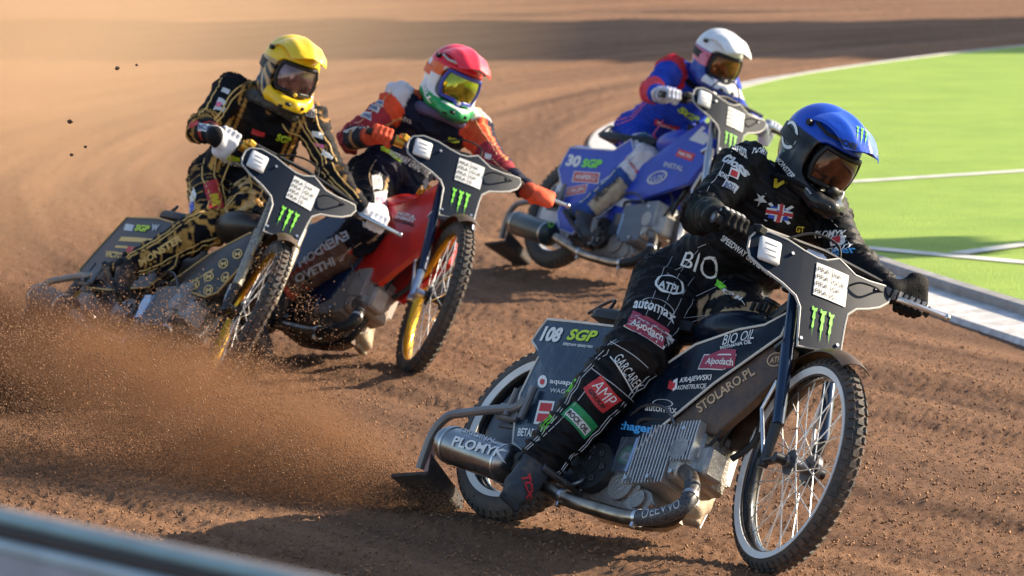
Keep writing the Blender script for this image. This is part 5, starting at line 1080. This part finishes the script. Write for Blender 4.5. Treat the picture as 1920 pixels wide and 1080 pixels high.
for x, y in ((365, 535), (392, 520), (392, 545), (420, 496), (424, 522), (446, 478), (338, 548)): decal(s_, ring2d(w_=.10), (x - 10, y + 9), (x + 9, y + 7), (x - 9, y - 9), GOLDI, name='ring_mark'); txt(s_, 'M', ((x - 5, y + 4), (x + 5, y + 3), (x - 5, y - 4)), GOLDI)
txt(s_, 'KENWAR', ((330, 552), (400, 508), (328, 546)), GOLDI)
# red-helmet rider
Z = LOG['red']; b = Z['body']
txt(b, 'EVERDON', ((650, 432), (552, 486), (657, 447)), SILV, .04); txt(b, 'OVETHI', ((556, 532), (630, 496), (551, 516)), SILV, .04); q = ((634, 490), (672, 484), (640, 452)); decal(b, (A([(0, 0), (1, 0), (.6, 1)]), [(0, 1, 2)]), *q, SILV, name='triangle_mark', lift=.002); decal(b, (A([(.18, .12), (.84, .12), (.58, .78)]), [(0, 1, 2)]), *q, REDI, name='triangle_mark', lift=.0035)
for q in (((699, 357), (716, 356), (696, 330)), ((703, 390), (726, 388), (700, 361))): patch(b, q, SILV, 4)
patch(b, ((706, 384), (722, 383), (704, 370)), PINKI, 3, .003); txt(b, 'SGP', ((838, 264), (860, 270), (840, 254)), LIME, .04, .2); txt(b, 'SPEEDWAY GRAND PRIX', ((728, 290), (800, 334), (732, 281)), WHT, .02); patch(b, ((714, 282), (750, 304), (717, 274)), LIME)
for q in (((690, 205), (708, 213), (696, 194)), ((676, 220), (696, 228), (680, 212)), ((704, 196), (718, 202), (708, 188))): patch(b, q, SILV, 3); txt(b, 'SPAR', sub(q, .1, .2, .9, .8), NAVYI, .02, lift=.004)
q = ((642, 252), (684, 250), (646, 236)); decal(b, disc2d(), *q, SILV, name='cloud_mark'); txt(b, 'SONIC', sub(q, .2, .3, .9, .65), NAVYI, .04, lift=.004); patch(b, ((908, 296), (920, 300), (910, 286)), WHT, 3); txt(b, 'FXR', ((757, 227), (772, 232), (759, 218)), SILV)
txt(Z['helmet'], 'BELL', ((790, 160), (808, 194), (797, 155)), WHT, .04); q = ((742, 414), (776, 424), (748, 396)); c_ = Z['side_cover']; txt(c_, 'MOTUL', sub(q, 0, .62, 1, .95), WHT, .05); txt(c_, 'ENERGY', sub(q, -.05, .25, 1, .55), WHT, .05); txt(c_, 'RACING', sub(q, -.1, -.1, 1, .18), BLK, .05)
# white-helmet rider
Z = LOG['white']; b = Z['body']; r = Z['rear_panel']
txt(r, '30', ((1060, 311), (1086, 315), (1066, 289)), WHT, .05, .1); txt(r, 'SGP', ((1090, 314), (1128, 316), (1093, 298)), GRN, .05, .2)
q = ((1072, 341), (1122, 345), (1077, 321)); patch(r, q, WHT, 2, .0015); patch(r, sub(q, .04, .08, .96, .92), REDI, 2, .003); txt(r, 'ANPEKO', sub(q, .1, .25, .9, .75), WHT, .02, lift=.0045)
q = ((1060, 369), (1098, 362), (1064, 352)); patch(r, q, WHT, 2, .0015); patch(r, sub(q, .04, .08, .96, .92), REDI, 2, .003); txt(r, 'ORLEN', sub(q, .1, .25, .9, .75), WHT, .02, lift=.0045)
s_ = Z['side_cover']; q = ((1266, 292), (1297, 303), (1274, 279)); patch(s_, q, REDI, 2); txt(s_, 'PNEUTEX', sub(q, .1, .3, .9, .7), WHT, .02, lift=.004); ring(s_, ((1212, 350), (1250, 340), (1216, 326)), SILV, .1); txt(s_, 'LUX', ((1220, 344), (1244, 338), (1222, 332)), SILV); patch(s_, ((1152, 384), (1182, 392), (1158, 368)), SILV, 2); txt(s_, 'INSTAL', ((1244, 312), (1280, 322), (1248, 303)), SILV)
patch(s_, ((1292, 262), (1320, 272), (1318, 236)), SILV, 2)
txt(b, 'SGP', ((1268, 206), (1306, 232), (1276, 195)), LIME, .05, .2); q = ((1226, 232), (1268, 252), (1230, 222)); patch(b, q, REDI, 4); txt(b, 'TURBO', sub(q, .1, .25, .9, .8), WHT, .03, lift=.004); ring(b, ((1202, 260), (1214, 262), (1203, 248)), DGRN, .14); txt(b, 'SPEEDWAY', ((1118, 380), (1164, 336), (1112, 372)), BLK, .03); ring(Z['sil'], ((1026, 426), (1036, 428), (1028, 416)), GRN, .15)

# ================================================================== flying dirt
def spray(name, O, d, n, smax, seed, label, spread=.20, up=(.03, .30), szs=(.0012, .0048)):
    g = np.random.default_rng(seed); s = smax * g.random(n) ** .75; lat = unit(A([-d[1], d[0], 0.0])); el = up[0] + (up[1] - up[0]) * g.random(n) ** 1.35; la = g.normal(size=n) * spread
    k_ = g.integers(0, 90, n); sk_l = g.normal(size=90) * spread; sk_e = up[0] + (up[1] - up[0]) * g.random(90) ** 1.35; sk_s = g.random(90) * 6.28
    on = g.random(n) < .55; la = np.where(on, sk_l[k_] + g.normal(size=n) * .012, la); el = np.where(on, sk_e[k_] + g.normal(size=n) * .010, el); s = np.where(on, s + .09 * np.sin(s * 9 + sk_s[k_]), s)
    P = O + s[:, None] * (d + lat * la[:, None]) + A([0, 0, 1.0]) * (s * el - .035 * s ** 2)[:, None] + g.normal(size=(n, 3)) * .02
    P[:, 2] = np.maximum(P[:, 2], .0); sz = szs[0] + (szs[1] - szs[0]) * g.random(n) ** 5; T = A([[1, 0, -.6], [-.5, .87, -.6], [-.5, -.87, -.6], [0, 0, .9]]); q, _ = np.linalg.qr(g.normal(size=(n, 3, 3)))
    V = (T[None] * (.6 + .8 * g.random((n, 4, 1)))) @ q * sz[:, None, None] + P[:, None]; F = (A([[0, 2, 1], [0, 1, 3], [1, 2, 3], [2, 0, 3]])[None] + 4 * np.arange(n)[:, None, None]).reshape(-1, 3)
    return tag(big_mesh(name, V.reshape(-1, 3), F, clod_mat, smooth=False), label, 'dirt', kind='stuff')
def dust_mat(name, col, dens, sc):
    m = bpy.data.materials.new(name); m.use_nodes = True; n = m.node_tree; n.nodes.remove(n.nodes['Principled BSDF']); v = n.nodes.new('ShaderNodeVolumePrincipled'); v.inputs['Color'].default_value = (*col, 1); v.inputs['Anisotropy'].default_value = .1
    tc = n.nodes.new('ShaderNodeTexCoord'); z = n.nodes.new('ShaderNodeTexNoise'); z.inputs['Scale'].default_value = sc; z.inputs['Detail'].default_value = 4; z.inputs['Roughness'].default_value = .65
    mr = n.nodes.new('ShaderNodeMapRange'); mr.inputs[1].default_value = .36; mr.inputs[2].default_value = .70; mr.inputs[4].default_value = dens
    L = n.links.new; L(tc.outputs['Object'], z.inputs['Vector']); L(z.outputs[0], mr.inputs[0])
    # fade out towards the edge of the cloud (distance field stored in the generated box)
    sx = n.nodes.new('ShaderNodeVectorMath'); sx.operation = 'MULTIPLY_ADD'; sx.inputs[1].default_value = (2, 2, 2); sx.inputs[2].default_value = (-1, -1, -1); L(tc.outputs['Generated'], sx.inputs[0])
    ln = n.nodes.new('ShaderNodeVectorMath'); ln.operation = 'LENGTH'; L(sx.outputs[0], ln.inputs[0]); m2 = n.nodes.new('ShaderNodeMapRange'); m2.inputs[1].default_value = 1.0; m2.inputs[2].default_value = .25; L(ln.outputs['Value'], m2.inputs[0])
    mu = n.nodes.new('ShaderNodeMath'); mu.operation = 'MULTIPLY'; L(mr.outputs[0], mu.inputs[0]); L(m2.outputs[0], mu.inputs[1]); L(mu.outputs[0], v.inputs['Density']); L(v.outputs[0], n.nodes['Material Output'].inputs['Volume']); return m
def cloud(name, c, r, yaw, m, label, tilt=0):
    mb = MB().ell((0, 0, 0), r, 24, 14); o = mb.build(name, m); o.matrix_world = Matrix.Translation(Vector(c)) @ Matrix.Rotation(yaw, 4, 'Z') @ Matrix.Rotation(tilt, 4, 'Y'); return tag(o, label, 'dust', kind='stuff')
pb = POSE['blue']; hd = Rz(pb[2]) @ A([1.0, 0, 0]); O1 = to_world(LOG['blue']['root'], A([[-.18, -.05, .0]]))[0]; O1[2] = .02
py_ = POSE['yellow']; hy = Rz(py_[2]) @ A([1.0, 0, 0]); O2 = to_world(LOG['yellow']['root'], A([[.0, 0, .0]]))[0]; O2[2] = .02
d1 = unit(A([-.66, .75, 0])); spray('dirt_spray', O1, d1, 190000, 2.9, 11, 'brown plume of loose dirt thrown up behind the front motorcycle')
spray('dirt_spray', O2, unit(-hy + A([-.3, -.5, 0])), 45000, 2.2, 12, 'dark brown dirt flying around the rear wheel at the left edge', spread=.22, up=(.02, .22))
DM = dust_mat('dust_brown', (.36, .19, .10), 7.5, 4.2)
cloud('dust_cloud', O1 + d1 * 1.35 + A([0, 0, .17]), (1.45, .34, .30), math.atan2(d1[1], d1[0]), DM, 'brown dust hanging along the dirt plume behind the front motorcycle', tilt=-.13)
cloud('dust_cloud', A([-2.25, 16.4, .16]), (.85, .65, .36), .2, dust_mat('dust_shade_tint', (.13, .065, .038), 15.0, 3.0), 'brown dust coloured dark as if shaded, around the lower half of the leftmost motorcycle')  # shade on the spray is put into this cloud's dark colour
HM = dust_mat('dust_tan', (.80, .56, .36), .20, .35)
cloud('dust_haze', A([-7.0, 34, 1.2]), (7.5, 17, 2.6), .12, HM, 'pale tan dust drifting over the far left of the track')
cloud('dust_haze', A([-3.6, 21.5, .8]), (2.0, 3.0, 1.3), .3, dust_mat('dust_tan_near', (.75, .48, .29), .35, .8), 'tan dust trailing behind the leftmost rider')
for k, (x, y, dd_, r_, lab) in enumerate(((220, 128, 15.5, .010, 'small dark clod of dirt in mid-air, highest of those at upper left'), (131, 228, 15, .011, 'dark clod of dirt in mid-air above the leftmost motorcycle tail, nearest its rider'), (160, 275, 15, .007, 'small clod of dirt in mid-air, right one of the low pair at left'), (134, 290, 15, .008, 'small clod of dirt in mid-air, left one of the low pair at left'), (256, 122, 15.5, .006, 'tiny dark clod of dirt in mid-air, closest to the yellow helmet'))):
    d_ = ray(x, y); P_ = CAMO + d_ * dd_ / d_[1]; g = np.random.default_rng(k); mb = MB().ell((0, 0, 0), (r_, r_ * .8, r_ * .7), 8, 6); mb.v = [tuple(A(v) * (.75 + .5 * g.random())) for v in mb.v]; o = mb.build('dirt_clod', mat('dark_clod', (.06, .035, .022), .95)); o.location = P_; tag(o, lab, 'dirt clod', 'clods of dirt flying at upper left')
